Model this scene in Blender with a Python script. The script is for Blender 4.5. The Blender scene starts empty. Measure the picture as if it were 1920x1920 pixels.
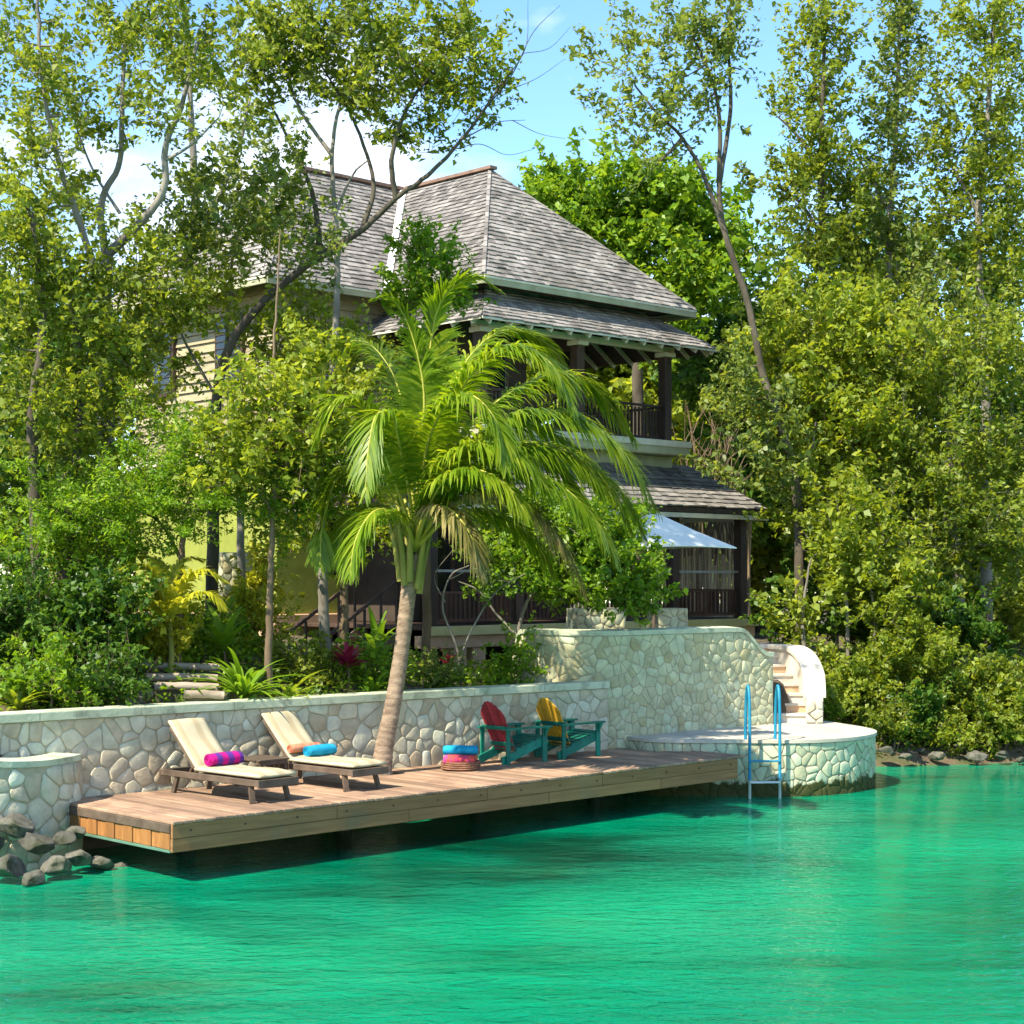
import bpy, math, random
import numpy as np
from mathutils import Vector, Matrix

# ------------------------------------------------------------------ camera, sky, sun, exposure
scene = bpy.context.scene
CAMZ = 3.55
FPX = 3200.0          # focal length in pixels of a 1920 px wide frame
HORIZON = 1083.0
cam_data = bpy.data.cameras.new('camera')
cam_data.lens = 60.0
cam_data.sensor_width = 36.0
cam_data.shift_y = (HORIZON - 960.0) / 1920.0
cam_data.clip_start = 0.1
cam_data.clip_end = 2000.0
cam = bpy.data.objects.new('camera', cam_data)
cam.location = (0, 0, CAMZ)
cam.rotation_euler = (math.radians(90), 0, 0)
scene.collection.objects.link(cam)
scene.camera = cam

SUN_EL = math.radians(49)
SUN_AZ = math.radians(-137)     # clockwise from +Y: the sun stands behind the viewer's left shoulder
to_sun = Vector((math.sin(SUN_AZ) * math.cos(SUN_EL), math.cos(SUN_AZ) * math.cos(SUN_EL), math.sin(SUN_EL)))
world = bpy.data.worlds.new('World')
scene.world = world
world.use_nodes = True
wn = world.node_tree.nodes
wl = world.node_tree.links
wn.clear()
w_out = wn.new('ShaderNodeOutputWorld')
w_bg = wn.new('ShaderNodeBackground')
w_bg.inputs['Strength'].default_value = 0.135
w_sky = wn.new('ShaderNodeTexSky')
w_sky.sky_type = 'NISHITA'
w_sky.sun_disc = False
w_sky.sun_elevation = SUN_EL
w_sky.sun_rotation = SUN_AZ
w_sky.air_density = 1.0
w_sky.dust_density = 0.1
w_sky.ozone_density = 2.5
w_sky.altitude = 700
w_tc = wn.new('ShaderNodeTexCoord')
w_map = wn.new('ShaderNodeMapping')
w_map.inputs['Scale'].default_value = (1.0, 1.0, 2.4)
w_map.inputs['Location'].default_value = (13.27, 10.1, 3.62)
w_noise = wn.new('ShaderNodeTexNoise')
w_noise.inputs['Scale'].default_value = 4.2
w_noise.inputs['Detail'].default_value = 9
w_noise.inputs['Roughness'].default_value = 0.55
w_ramp = wn.new('ShaderNodeValToRGB')
w_ramp.color_ramp.elements[0].position = 0.52
w_ramp.color_ramp.elements[0].color = (0, 0, 0, 1)
w_ramp.color_ramp.elements[1].position = 0.70
w_ramp.color_ramp.elements[1].color = (0.9, 0.9, 0.9, 1)
w_mix = wn.new('ShaderNodeMixRGB')
w_mix.inputs['Color2'].default_value = (4.3, 4.4, 4.6, 1)
wl.new(w_tc.outputs['Generated'], w_map.inputs['Vector'])
wl.new(w_map.outputs['Vector'], w_noise.inputs['Vector'])
wl.new(w_noise.outputs['Fac'], w_ramp.inputs['Fac'])
wl.new(w_ramp.outputs['Color'], w_mix.inputs['Fac'])
w_hs = wn.new('ShaderNodeHueSaturation')
w_hs.inputs['Saturation'].default_value = 1.14
w_hs.inputs['Value'].default_value = 0.92
wl.new(w_sky.outputs['Color'], w_hs.inputs['Color'])
wl.new(w_hs.outputs['Color'], w_mix.inputs['Color1'])
wl.new(w_mix.outputs['Color'], w_bg.inputs['Color'])
wl.new(w_bg.outputs['Background'], w_out.inputs['Surface'])

sun_data = bpy.data.lights.new('sun', 'SUN')
sun_data.energy = 3.9
sun_data.angle = math.radians(0.53)
sun_data.color = (1.0, 0.91, 0.74)
sun = bpy.data.objects.new('sun', sun_data)
sun.rotation_euler = to_sun.to_track_quat('Z', 'Y').to_euler()
sun.location = (-20, 10, 30)
scene.collection.objects.link(sun)

scene.view_settings.view_transform = 'Standard'
scene.view_settings.look = 'None'
scene.view_settings.gamma = 1.0
scene.view_settings.use_curve_mapping = False
scene.view_settings.exposure = 1.5

scene.render.engine = 'CYCLES'
cy = scene.cycles
cy.use_denoising = True
cy.use_adaptive_sampling = True
cy.adaptive_threshold = 0.02
cy.max_bounces = 7
cy.diffuse_bounces = 4
cy.glossy_bounces = 3
cy.transmission_bounces = 4
cy.transparent_max_bounces = 6
cy.caustics_reflective = False
cy.caustics_refractive = False

RNG = np.random.default_rng(11)
random.seed(7)
COL = scene.collection

# ------------------------------------------------------------------ helpers
def pt(x, y, d):
    """a point d metres in front of the viewpoint, given where it shows in the 1920 px photograph"""
    return np.array([(x - 960.0) / FPX * d, d, CAMZ - (y - HORIZON) / FPX * d])

def on_z(x, y, z):
    d = (CAMZ - z) * FPX / (y - HORIZON)
    return np.array([(x - 960.0) / FPX * d, d, z])

def tag(o, label=None, category=None, group=None, kind=None):
    if label: o['label'] = label
    if category: o['category'] = category
    if group: o['group'] = group
    if kind: o['kind'] = kind
    return o

def empty(name, loc=(0, 0, 0), rz=0.0, parent=None):
    o = bpy.data.objects.new(name, None)
    o.location = loc
    o.rotation_euler = (0, 0, rz)
    o.empty_display_size = 0.2
    o.parent = parent
    COL.objects.link(o)
    return o

def raw_mesh(name, verts, faces, mat, smooth=False):
    """verts (N,3); faces: (M,k) array or list of tuples"""
    me = bpy.data.meshes.new(name)
    verts = np.asarray(verts, dtype=np.float32)
    if isinstance(faces, np.ndarray) and faces.ndim == 2:
        m, k = faces.shape
        me.vertices.add(len(verts)); me.vertices.foreach_set('co', verts.ravel())
        me.loops.add(m * k); me.loops.foreach_set('vertex_index', faces.astype(np.int32).ravel())
        me.polygons.add(m)
        me.polygons.foreach_set('loop_start', np.arange(0, m * k, k, dtype=np.int32))
        me.update(calc_edges=True)
    else:
        me.from_pydata([tuple(map(float, v)) for v in verts], [], [tuple(map(int, f)) for f in faces])
        me.update()
    if mat is not None:
        me.materials.append(mat)
    if smooth:
        me.polygons.foreach_set('use_smooth', np.ones(len(me.polygons), dtype=bool))
    return me

def link(name, me, parent=None, loc=None):
    o = bpy.data.objects.new(name, me)
    o.parent = parent
    if loc is not None: o.location = loc
    COL.objects.link(o)
    return o

class MB:
    """collects shapes that become ONE mesh object"""
    def __init__(s): s.v = []; s.f = []
    def add(s, vs, fs):
        b = len(s.v)
        s.v.extend([tuple(map(float, p)) for p in vs])
        s.f.extend([tuple(b + i for i in f) for f in fs])
        return s
    def box(s, x0, x1, y0, y1, z0, z1):
        return s.add([(x0,y0,z0),(x1,y0,z0),(x1,y1,z0),(x0,y1,z0),(x0,y0,z1),(x1,y0,z1),(x1,y1,z1),(x0,y1,z1)],
                     [(3,2,1,0),(4,5,6,7),(0,1,5,4),(1,2,6,5),(2,3,7,6),(3,0,4,7)])
    def bbox(s, x0, x1, y0, y1, z0, z1, b=0.008):
        """box with chamfered edges"""
        xs, ys, zs = (x0, x1), (y0, y1), (z0, z1)
        V = []; idx = {}
        for i in (0,1):
            for j in (0,1):
                for k in (0,1):
                    sx, sy, sz = (b, -b)[i], (b, -b)[j], (b, -b)[k]
                    for a in range(3):
                        p = [xs[i], ys[j], zs[k]]
                        o = [sx, sy, sz]
                        for c in range(3):
                            if c != a: p[c] += o[c]
                        idx[(i,j,k,a)] = len(V); V.append(tuple(p))
        F = []
        for a in range(3):
            o1, o2 = (a+1) % 3, (a+2) % 3
            for e in (0,1):
                q = []
                for (m, n) in ((0,0),(1,0),(1,1),(0,1)):
                    key = [0,0,0]; key[a] = e; key[o1] = m; key[o2] = n
                    q.append(idx[(key[0],key[1],key[2],a)])
                F.append(tuple(q) if e else tuple(reversed(q)))
        for a in range(3):
            o1, o2 = (a+1) % 3, (a+2) % 3
            for m in (0,1):
                for n in (0,1):
                    k0 = [0,0,0]; k0[a] = 0; k0[o1] = m; k0[o2] = n
                    k1 = list(k0); k1[a] = 1
                    F.append((idx[(*k0,o1)], idx[(*k1,o1)], idx[(*k1,o2)], idx[(*k0,o2)]))
        for i in (0,1):
            for j in (0,1):
                for k in (0,1):
                    F.append((idx[(i,j,k,0)], idx[(i,j,k,1)], idx[(i,j,k,2)]))
        return s.add(V, F)
    def beam(s, p, q, w, h, up=(0,0,1)):
        p = Vector(p); q = Vector(q); d = (q - p).normalized(); u = Vector(up)
        sd = d.cross(u)
        if sd.length < 1e-4: sd = d.cross(Vector((1,0,0)))
        sd.normalize(); un = sd.cross(d).normalized()
        a = sd * w / 2; b = un * h / 2
        return s.add([p-a-b, p+a-b, p+a+b, p-a+b, q-a-b, q+a-b, q+a+b, q-a+b],
                     [(0,1,2,3),(7,6,5,4),(1,0,4,5),(2,1,5,6),(3,2,6,7),(0,3,7,4)])
    def tube(s, pts, radii, n=8, caps=True):
        V, F = tube_arrays(np.asarray(pts, float), np.asarray(radii, float), n)
        b = len(s.v)
        s.add(V, F)
        if caps:
            m = len(pts)
            s.f.append(tuple(b + i for i in range(n)))
            s.f.append(tuple(b + (m-1)*n + i for i in reversed(range(n))))
        return s
    def poly(s, pts): return s.add(pts, [tuple(range(len(pts)))])
    def prism(s, pts, z0, z1):
        n = len(pts)
        V = [(p[0],p[1],z0) for p in pts] + [(p[0],p[1],z1) for p in pts]
        F = [tuple(reversed(range(n))), tuple(range(n, 2*n))] + [(i,(i+1)%n,n+(i+1)%n,n+i) for i in range(n)]
        return s.add(V, F)
    def lathe(s, prof, n=20, c=(0,0,0)):
        V = []; F = []
        for (r, z) in prof:
            for k in range(n):
                a = 2*math.pi*k/n
                V.append((c[0]+r*math.cos(a), c[1]+r*math.sin(a), c[2]+z))
        for i in range(len(prof)-1):
            for k in range(n):
                F.append((i*n+k, i*n+(k+1)%n, (i+1)*n+(k+1)%n, (i+1)*n+k))
        F.append(tuple(reversed(range(n)))); F.append(tuple((len(prof)-1)*n+k for k in range(n)))
        return s.add(V, F)
    def build(s, name, mat, parent=None, smooth=False, loc=None):
        return link(name, raw_mesh(name, np.array(s.v), s.f, mat, smooth), parent, loc)

def tube_arrays(P, R, n):
    m = len(P)
    T = np.gradient(P, axis=0)
    T /= np.linalg.norm(T, axis=1)[:, None] + 1e-9
    ref = np.array([0.31, 0.17, 0.93])
    if abs(T[0] @ ref) > 0.9: ref = np.array([0.9, 0.3, 0.1])
    A = np.cross(T, ref); A /= np.linalg.norm(A, axis=1)[:, None] + 1e-9
    B = np.cross(T, A)
    th = np.arange(n) * 2 * np.pi / n
    V = P[:, None, :] + R[:, None, None] * (np.cos(th)[None, :, None] * A[:, None, :] + np.sin(th)[None, :, None] * B[:, None, :])
    i = np.arange(m - 1)[:, None] * n; k = np.arange(n)[None, :]; k2 = (k + 1) % n
    F = np.stack([i + k, i + k2, i + n + k2, i + n + k], axis=-1).reshape(-1, 4)
    return V.reshape(-1, 3), F

def catmull(P, per=6):
    P = np.asarray(P, float)
    if len(P) < 3:
        t = np.linspace(0, 1, per + 1)[:, None]
        return P[0] * (1 - t) + P[-1] * t
    Q = np.vstack([2*P[0]-P[1], P, 2*P[-1]-P[-2]])
    out = []
    for i in range(1, len(Q) - 2):
        t = np.linspace(0, 1, per, endpoint=False)[:, None]
        p0, p1, p2, p3 = Q[i-1], Q[i], Q[i+1], Q[i+2]
        out.append(0.5 * ((2*p1) + (-p0+p2)*t + (2*p0-5*p1+4*p2-p3)*t**2 + (-p0+3*p1-3*p2+p3)*t**3))
    out.append(P[-1:])
    return np.vstack(out)

# ------------------------------------------------------------------ materials
def new_mat(name):
    m = bpy.data.materials.new(name); m.use_nodes = True
    nt = m.node_tree
    for n in list(nt.nodes):
        if n.type != 'OUTPUT_MATERIAL': nt.nodes.remove(n)
    return m, nt, nt.nodes['Material Output']

def N(nt, t, **kw):
    n = nt.nodes.new(t)
    for k, v in kw.items():
        if k.startswith('i_'): n.inputs[k[2:].replace('_', ' ')].default_value = v
        else: setattr(n, k, v)
    return n

def c4(c): return (c[0], c[1], c[2], 1.0)

def noise_node(nt, scale, detail=5, rough=0.55, stretch=(1,1,1), coord='Object', dist=0.0):
    tc = N(nt, 'ShaderNodeTexCoord')
    mp = N(nt, 'ShaderNodeMapping'); mp.inputs['Scale'].default_value = stretch
    no = N(nt, 'ShaderNodeTexNoise'); no.inputs['Scale'].default_value = scale
    no.inputs['Detail'].default_value = detail; no.inputs['Roughness'].default_value = rough
    no.inputs['Distortion'].default_value = dist
    nt.links.new(tc.outputs[coord], mp.inputs['Vector']); nt.links.new(mp.outputs['Vector'], no.inputs['Vector'])
    return no

def ramp(nt, fac, stops, interp='LINEAR'):
    r = N(nt, 'ShaderNodeValToRGB'); cr = r.color_ramp; cr.interpolation = interp
    while len(cr.elements) > 1: cr.elements.remove(cr.elements[-1])
    cr.elements[0].position = stops[0][0]; cr.elements[0].color = c4(stops[0][1])
    for p, c in stops[1:]:
        e = cr.elements.new(p); e.color = c4(c)
    nt.links.new(fac, r.inputs['Fac'])
    return r

def scale_color(nt, col, fac, lo, hi):
    """col * map(fac, 0..1 -> lo..hi)"""
    mr = N(nt, 'ShaderNodeMapRange'); mr.inputs['To Min'].default_value = lo; mr.inputs['To Max'].default_value = hi
    nt.links.new(fac, mr.inputs['Value'])
    h = N(nt, 'ShaderNodeHueSaturation')
    nt.links.new(mr.outputs['Result'], h.inputs['Value']); nt.links.new(col, h.inputs['Color'])
    return h.outputs['Color']

def pmat(name, stops, scale=3.0, rough=0.75, bump=0.15, bscale=25.0, stretch=(1,1,1), bstretch=None, obj_rand=0.0, isl_rand=0.0,
         spec=0.3, stops_obj=None, dirt=None, metal=0.0, detail=6, coord='Object'):
    m, nt, out = new_mat(name)
    b = N(nt, 'ShaderNodeBsdfPrincipled')
    b.inputs['Roughness'].default_value = rough; b.inputs['Specular IOR Level'].default_value = spec; b.inputs['Metallic'].default_value = metal
    no = noise_node(nt, scale, detail, 0.6, stretch, coord)
    if not isinstance(stops[0][1], tuple):
        stops = [(0.3, stops[0]), (0.7, stops[1])]
    col = ramp(nt, no.outputs['Fac'], stops).outputs['Color']
    if stops_obj:
        oi = N(nt, 'ShaderNodeObjectInfo')
        r2 = ramp(nt, oi.outputs['Random'], stops_obj)
        mx = N(nt, 'ShaderNodeMixRGB', blend_type='MULTIPLY'); mx.inputs['Fac'].default_value = 1.0
        nt.links.new(r2.outputs['Color'], mx.inputs['Color1']); nt.links.new(col, mx.inputs['Color2']); col = mx.outputs['Color']
    if obj_rand:
        oi = N(nt, 'ShaderNodeObjectInfo'); col = scale_color(nt, col, oi.outputs['Random'], 1-obj_rand, 1+obj_rand)
    if isl_rand:
        ge = N(nt, 'ShaderNodeNewGeometry'); col = scale_color(nt, col, ge.outputs['Random Per Island'], 1-isl_rand, 1+isl_rand)
    if dirt:      # (colour, scale, low, high) blotchy stain
        dn = noise_node(nt, dirt[1], 5, 0.6)
        dr = ramp(nt, dn.outputs['Fac'], [(dirt[2], (0,0,0)), (dirt[3], (1,1,1))])
        mx = N(nt, 'ShaderNodeMixRGB'); mx.inputs['Color2'].default_value = c4(dirt[0])
        nt.links.new(dr.outputs['Color'], mx.inputs['Fac']); nt.links.new(col, mx.inputs['Color1']); col = mx.outputs['Color']
    nt.links.new(col, b.inputs['Base Color'])
    if bump:
        bn = noise_node(nt, bscale, 5, 0.6, bstretch or stretch, coord)
        bp = N(nt, 'ShaderNodeBump'); bp.inputs['Strength'].default_value = bump; bp.inputs['Distance'].default_value = 0.03
        nt.links.new(bn.outputs['Fac'], bp.inputs['Height']); nt.links.new(bp.outputs['Normal'], b.inputs['Normal'])
    nt.links.new(b.outputs['BSDF'], out.inputs['Surface'])
    return m

def leaf_mat(name, dark, mid, light, transl=0.38, tcol=None, rough=0.45, nscale=0.7):
    """leaves differ one by one (random per island) and from bough to bough (noise)"""
    m, nt, out = new_mat(name)
    ge = N(nt, 'ShaderNodeNewGeometry')
    no = noise_node(nt, nscale, 3, 0.6)
    ad = N(nt, 'ShaderNodeMath', operation='MULTIPLY_ADD'); ad.inputs[1].default_value = 0.55
    nt.links.new(ge.outputs['Random Per Island'], ad.inputs[0])
    sb = N(nt, 'ShaderNodeMath', operation='MULTIPLY_ADD'); sb.inputs[1].default_value = 1.3; sb.inputs[2].default_value = -0.42
    nt.links.new(no.outputs['Fac'], sb.inputs[0]); nt.links.new(sb.outputs[0], ad.inputs[2])
    r = ramp(nt, ad.outputs[0], [(0.0, dark), (0.5, mid), (1.0, light)])
    b = N(nt, 'ShaderNodeBsdfPrincipled'); b.inputs['Roughness'].default_value = rough; b.inputs['Specular IOR Level'].default_value = 0.35
    nt.links.new(r.outputs['Color'], b.inputs['Base Color'])
    t = N(nt, 'ShaderNodeBsdfTranslucent')
    tm = N(nt, 'ShaderNodeMixRGB', blend_type='MULTIPLY'); tm.inputs['Fac'].default_value = 1.0
    tm.inputs['Color2'].default_value = c4(tcol or (1.5, 1.35, 0.5))
    nt.links.new(r.outputs['Color'], tm.inputs['Color1']); nt.links.new(tm.outputs['Color'], t.inputs['Color'])
    mx = N(nt, 'ShaderNodeMixShader'); mx.inputs['Fac'].default_value = transl
    nt.links.new(b.outputs['BSDF'], mx.inputs[1]); nt.links.new(t.outputs['BSDF'], mx.inputs[2])
    nt.links.new(mx.outputs['Shader'], out.inputs['Surface'])
    return m

M = {}
M['bark_grey'] = pmat('bark_grey', ((0.11,0.095,0.075),(0.30,0.27,0.22)), 3, 0.9, 0.5, 18, (1,1,0.35))
M['bark_dark'] = pmat('bark_dark', ((0.035,0.028,0.02),(0.12,0.10,0.07)), 3, 0.9, 0.5, 18, (1,1,0.35))
M['bark_brown'] = pmat('bark_brown', ((0.09,0.06,0.035),(0.22,0.16,0.10)), 3, 0.9, 0.5, 18, (1,1,0.35))
M['leaf_olive'] = leaf_mat('leaf_olive', (0.075,0.115,0.016), (0.185,0.255,0.03), (0.38,0.43,0.075), 0.50)
M['leaf_light'] = leaf_mat('leaf_light', (0.10,0.15,0.018), (0.24,0.32,0.032), (0.44,0.49,0.085), 0.52)
M['leaf_bluegreen'] = leaf_mat('leaf_bluegreen', (0.07,0.115,0.035), (0.165,0.235,0.055), (0.34,0.40,0.10), 0.48)
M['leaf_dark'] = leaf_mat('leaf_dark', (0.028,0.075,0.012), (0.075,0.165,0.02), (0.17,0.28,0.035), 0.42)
M['leaf_bright'] = leaf_mat('leaf_bright', (0.07,0.16,0.012), (0.17,0.31,0.022), (0.34,0.45,0.05), 0.48)
M['leaf_feather'] = leaf_mat('leaf_feather', (0.07,0.16,0.014), (0.17,0.32,0.022), (0.33,0.46,0.045), 0.52)
M['leaf_yellow'] = leaf_mat('leaf_yellow', (0.25,0.30,0.02), (0.48,0.48,0.03), (0.62,0.58,0.08), 0.4, (1.2,1.15,0.6))
M['leaf_red'] = leaf_mat('leaf_red', (0.10,0.008,0.02), (0.30,0.02,0.06), (0.48,0.06,0.12), 0.35, (1.2,0.8,0.9))
M['leaf_dry'] = leaf_mat('leaf_dry', (0.10,0.07,0.035), (0.24,0.18,0.09), (0.40,0.32,0.18), 0.25, (1.1,1.0,0.8))
M['frond'] = leaf_mat('frond', (0.07,0.145,0.010), (0.175,0.285,0.015), (0.39,0.44,0.04), 0.52, (1.45,1.35,0.4), 0.35, 1.1)
M['frond_dry'] = leaf_mat('frond_dry', (0.12,0.14,0.03), (0.26,0.24,0.07), (0.50,0.40,0.20), 0.4, (1.3,1.15,0.6), 0.5, 1.6)
M['rachis'] = pmat('rachis', ((0.22,0.26,0.03),(0.46,0.42,0.07)), 2, 0.45, 0.05, 20)
M['palm_trunk'] = pmat('palm_trunk', ((0.14,0.095,0.062),(0.36,0.265,0.18)), 5, 0.9, 0.5, 22, (1,1,2.5))
M['palm_sheath'] = pmat('palm_sheath', ((0.15,0.17,0.03),(0.34,0.30,0.07)), 4, 0.7, 0.3, 15, (2,2,0.4))
STONES = [(0.0,(0.52,0.47,0.32)),(0.25,(0.64,0.60,0.43)),(0.45,(0.46,0.37,0.24)),(0.6,(0.68,0.66,0.50)),(0.8,(0.54,0.45,0.30)),(1.0,(0.60,0.60,0.43))]
M['stone'] = pmat('stone', ((0.70,0.70,0.70),(1.05,1.05,1.05)), 5, 0.85, 0.35, 14, stops_obj=STONES)
TALL = [(0.0,(0.46,0.43,0.26)),(0.3,(0.56,0.55,0.37)),(0.5,(0.42,0.37,0.21)),(0.7,(0.55,0.58,0.41)),(1.0,(0.50,0.46,0.29))]  # green light bounced off the water is put into these stone colours
M['stone_tall'] = pmat('stone_tall', ((0.66,0.66,0.62),(1.08,1.1,1.02)), 4, 0.85, 0.35, 14, stops_obj=TALL)
M['mortar'] = pmat('mortar', ((0.33,0.29,0.19),(0.47,0.42,0.30)), 6, 0.95, 0.4, 30)
M['cap'] = pmat('cap', ((0.38,0.43,0.29),(0.54,0.56,0.40)), 2.2, 0.85, 0.25, 18, dirt=((0.20,0.22,0.15), 3.4, 0.5, 0.72))
M['plaster_white'] = pmat('plaster_white', ((0.50,0.45,0.36),(0.62,0.57,0.48)), 2.5, 0.85, 0.15, 20, dirt=((0.42,0.38,0.32), 2.4, 0.6, 0.85))
M['paving'] = pmat('paving', ((0.40,0.36,0.28),(0.55,0.51,0.42)), 1.6, 0.85, 0.2, 14, dirt=((0.36,0.35,0.31), 1.3, 0.55, 0.75))
M['rock'] = pmat('rock', ((0.035,0.033,0.027),(0.19,0.18,0.14)), 3.4, 0.9, 1.0, 9, dirt=((0.035,0.04,0.018), 2.6, 0.50, 0.66), obj_rand=0.3)
M['deck'] = pmat('deck', ((0.235,0.14,0.085),(0.40,0.265,0.175)), 2.2, 0.75, 0.25, 16, (8,0.7,1), obj_rand=0.32, dirt=((0.17,0.105,0.07), 1.6, 0.48, 0.72))
M['deck_face'] = pmat('deck_face', ((0.21,0.098,0.037),(0.335,0.175,0.07)), 2.0, 0.75, 0.3, 12, (0.6,1,9), obj_rand=0.12, dirt=((0.17,0.12,0.07), 1.2, 0.56, 0.8))
M['deck_end'] = pmat('deck_end', ((0.22,0.09,0.025),(0.36,0.165,0.05)), 2.5, 0.7, 0.2, 12, (1,6,1), obj_rand=0.2)
M['green_board'] = pmat('green_board', ((0.07,0.15,0.10),(0.12,0.22,0.155)), 3, 0.7, 0.2, 15)
M['wood_dark'] = pmat('wood_dark', ((0.03,0.018,0.012),(0.075,0.045,0.03)), 3, 0.6, 0.2, 15, (1,1,0.3), obj_rand=0.2)
M['wood_red'] = pmat('wood_red', ((0.05,0.022,0.013),(0.11,0.05,0.03)), 3, 0.6, 0.2, 15, (1,1,0.3), obj_rand=0.25)
M['wood_teak'] = pmat('wood_teak', ((0.06,0.042,0.028),(0.14,0.10,0.07)), 4, 0.65, 0.2, 20, (1,1,1), obj_rand=0.2)
M['shingle'] = pmat('shingle', ((0.128,0.117,0.105),(0.27,0.25,0.228)), 1.3, 0.9, 0.3, 12, obj_rand=0.35, isl_rand=0.38, dirt=((0.13,0.12,0.10), 0.9, 0.55, 0.8))
M['roof_deck'] = pmat('roof_deck', ((0.06,0.05,0.04),(0.12,0.10,0.085)), 3, 0.95, 0.1, 15)
M['ridge'] = pmat('ridge', ((0.16,0.095,0.065),(0.26,0.165,0.12)), 3, 0.8, 0.2, 15)
M['flashing'] = pmat('flashing', ((0.62,0.61,0.58),(0.78,0.77,0.74)), 3, 0.6, 0.05, 15)
M['trim'] = pmat('trim', ((0.27,0.27,0.16),(0.40,0.39,0.25)), 2, 0.7, 0.1, 18, dirt=((0.22,0.23,0.15), 2.5, 0.55, 0.8))
M['trim_cream'] = pmat('trim_cream', ((0.50,0.48,0.36),(0.64,0.61,0.48)), 2, 0.7, 0.1, 18)
M['siding'] = pmat('siding', ((0.25,0.21,0.12),(0.36,0.31,0.19)), 2.2, 0.8, 0.2, 14, (1,1,5), obj_rand=0.12)
M['lime'] = pmat('lime', ((0.19,0.22,0.035),(0.29,0.32,0.06)), 1.5, 0.9, 0.12, 14, dirt=((0.24,0.27,0.06), 1.4, 0.55, 0.8))
M['peach'] = pmat('peach', ((0.50,0.31,0.18),(0.64,0.43,0.27)), 1.8, 0.85, 0.12, 14, dirt=((0.30,0.22,0.14), 2.0, 0.55, 0.8))
M['yellow_beam'] = pmat('yellow_beam', ((0.42,0.38,0.15),(0.58,0.52,0.25)), 1.8, 0.8, 0.12, 14)
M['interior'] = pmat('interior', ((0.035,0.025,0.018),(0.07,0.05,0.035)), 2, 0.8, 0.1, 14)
M['glass'] = pmat('glass', ((0.01,0.012,0.014),(0.02,0.022,0.024)), 2, 0.08, 0.0, 14, spec=0.6)
M['teal'] = pmat('teal', ((0.003,0.12,0.08),(0.010,0.185,0.125)), 4, 0.6, 0.2, 25, obj_rand=0.25, dirt=((0.03,0.07,0.055), 7.0, 0.55, 0.75))
M['red'] = pmat('red', ((0.24,0.016,0.025),(0.36,0.035,0.05)), 4, 0.6, 0.2, 25, obj_rand=0.25, dirt=((0.14,0.03,0.03), 7.0, 0.55, 0.75))
M['yellow'] = pmat('yellow', ((0.50,0.25,0.012),(0.64,0.35,0.03)), 4, 0.6, 0.2, 25, obj_rand=0.2, dirt=((0.34,0.17,0.03), 7.0, 0.55, 0.75))
M['ladder'] = pmat('ladder', ((0.008,0.17,0.29),(0.025,0.25,0.38)), 6, 0.45, 0.1, 25, dirt=((0.10,0.20,0.22), 9.0, 0.58, 0.75))
M['steel'] = pmat('steel', ((0.50,0.54,0.54),(0.66,0.69,0.68)), 6, 0.4, 0.05, 25)
M['canvas'] = pmat('canvas', ((0.64,0.65,0.58),(0.74,0.74,0.66)), 3, 0.9, 0.05, 40)
M['bamboo'] = pmat('bamboo', ((0.20,0.14,0.075),(0.42,0.31,0.18)), 3, 0.75, 0.15, 14, (2,2,0.4), obj_rand=0.4)
M['log'] = pmat('log', ((0.20,0.15,0.10),(0.40,0.33,0.25)), 4, 0.9, 0.4, 14, (0.4,2,2))
M['towel_blue'] = pmat('towel_blue', ((0.0,0.21,0.38),(0.02,0.34,0.50)), 8, 0.95, 0.4, 60)
M['towel_pink'] = pmat('towel_pink', [(0.35,(0.50,0.02,0.20)),(0.5,(0.60,0.09,0.03)),(0.6,(0.55,0.03,0.32)),(0.72,(0.70,0.30,0.18))], 6, 0.95, 0.4, 60)
M['towel_coral'] = pmat('towel_coral', [(0.4,(0.60,0.13,0.07)),(0.55,(0.62,0.26,0.14)),(0.7,(0.45,0.05,0.06))], 7, 0.95, 0.4, 60)
M['basket'] = pmat('basket', ((0.16,0.07,0.04),(0.34,0.17,0.10)), 8, 0.9, 0.6, 40, (1,1,4))
# cushion with stripes along its length, towel with a woven print, stones with an algae line, soil, water
def stripe_mat(name, base, stripe, axis='X', freq=16.0, lo=0.55, hi=0.75, rough=0.95):
    m, nt, out = new_mat(name)
    b = N(nt, 'ShaderNodeBsdfPrincipled'); b.inputs['Roughness'].default_value = rough; b.inputs['Specular IOR Level'].default_value = 0.15
    tc = N(nt, 'ShaderNodeTexCoord'); sx = N(nt, 'ShaderNodeSeparateXYZ'); nt.links.new(tc.outputs['Object'], sx.inputs[0])
    mu = N(nt, 'ShaderNodeMath', operation='MULTIPLY'); mu.inputs[1].default_value = freq; nt.links.new(sx.outputs[axis], mu.inputs[0])
    si = N(nt, 'ShaderNodeMath', operation='SINE'); nt.links.new(mu.outputs[0], si.inputs[0])
    mr = N(nt, 'ShaderNodeMapRange'); mr.inputs['From Min'].default_value = -1; nt.links.new(si.outputs[0], mr.inputs['Value'])
    r = ramp(nt, mr.outputs['Result'], [(lo, base), (hi, stripe)])
    no = noise_node(nt, 9, 4)
    col = scale_color(nt, r.outputs['Color'], no.outputs['Fac'], 0.82, 1.15)
    nt.links.new(col, b.inputs['Base Color'])
    bn = noise_node(nt, 60, 3); bp = N(nt, 'ShaderNodeBump'); bp.inputs['Strength'].default_value = 0.2; bp.inputs['Distance'].default_value = 0.02
    nt.links.new(bn.outputs['Fac'], bp.inputs['Height']); nt.links.new(bp.outputs['Normal'], b.inputs['Normal'])
    nt.links.new(b.outputs['BSDF'], out.inputs['Surface'])
    return m
M['cushion'] = stripe_mat('cushion', (0.47,0.41,0.275), (0.38,0.31,0.19), 'Y', 21.0, 0.6, 0.9)
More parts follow.
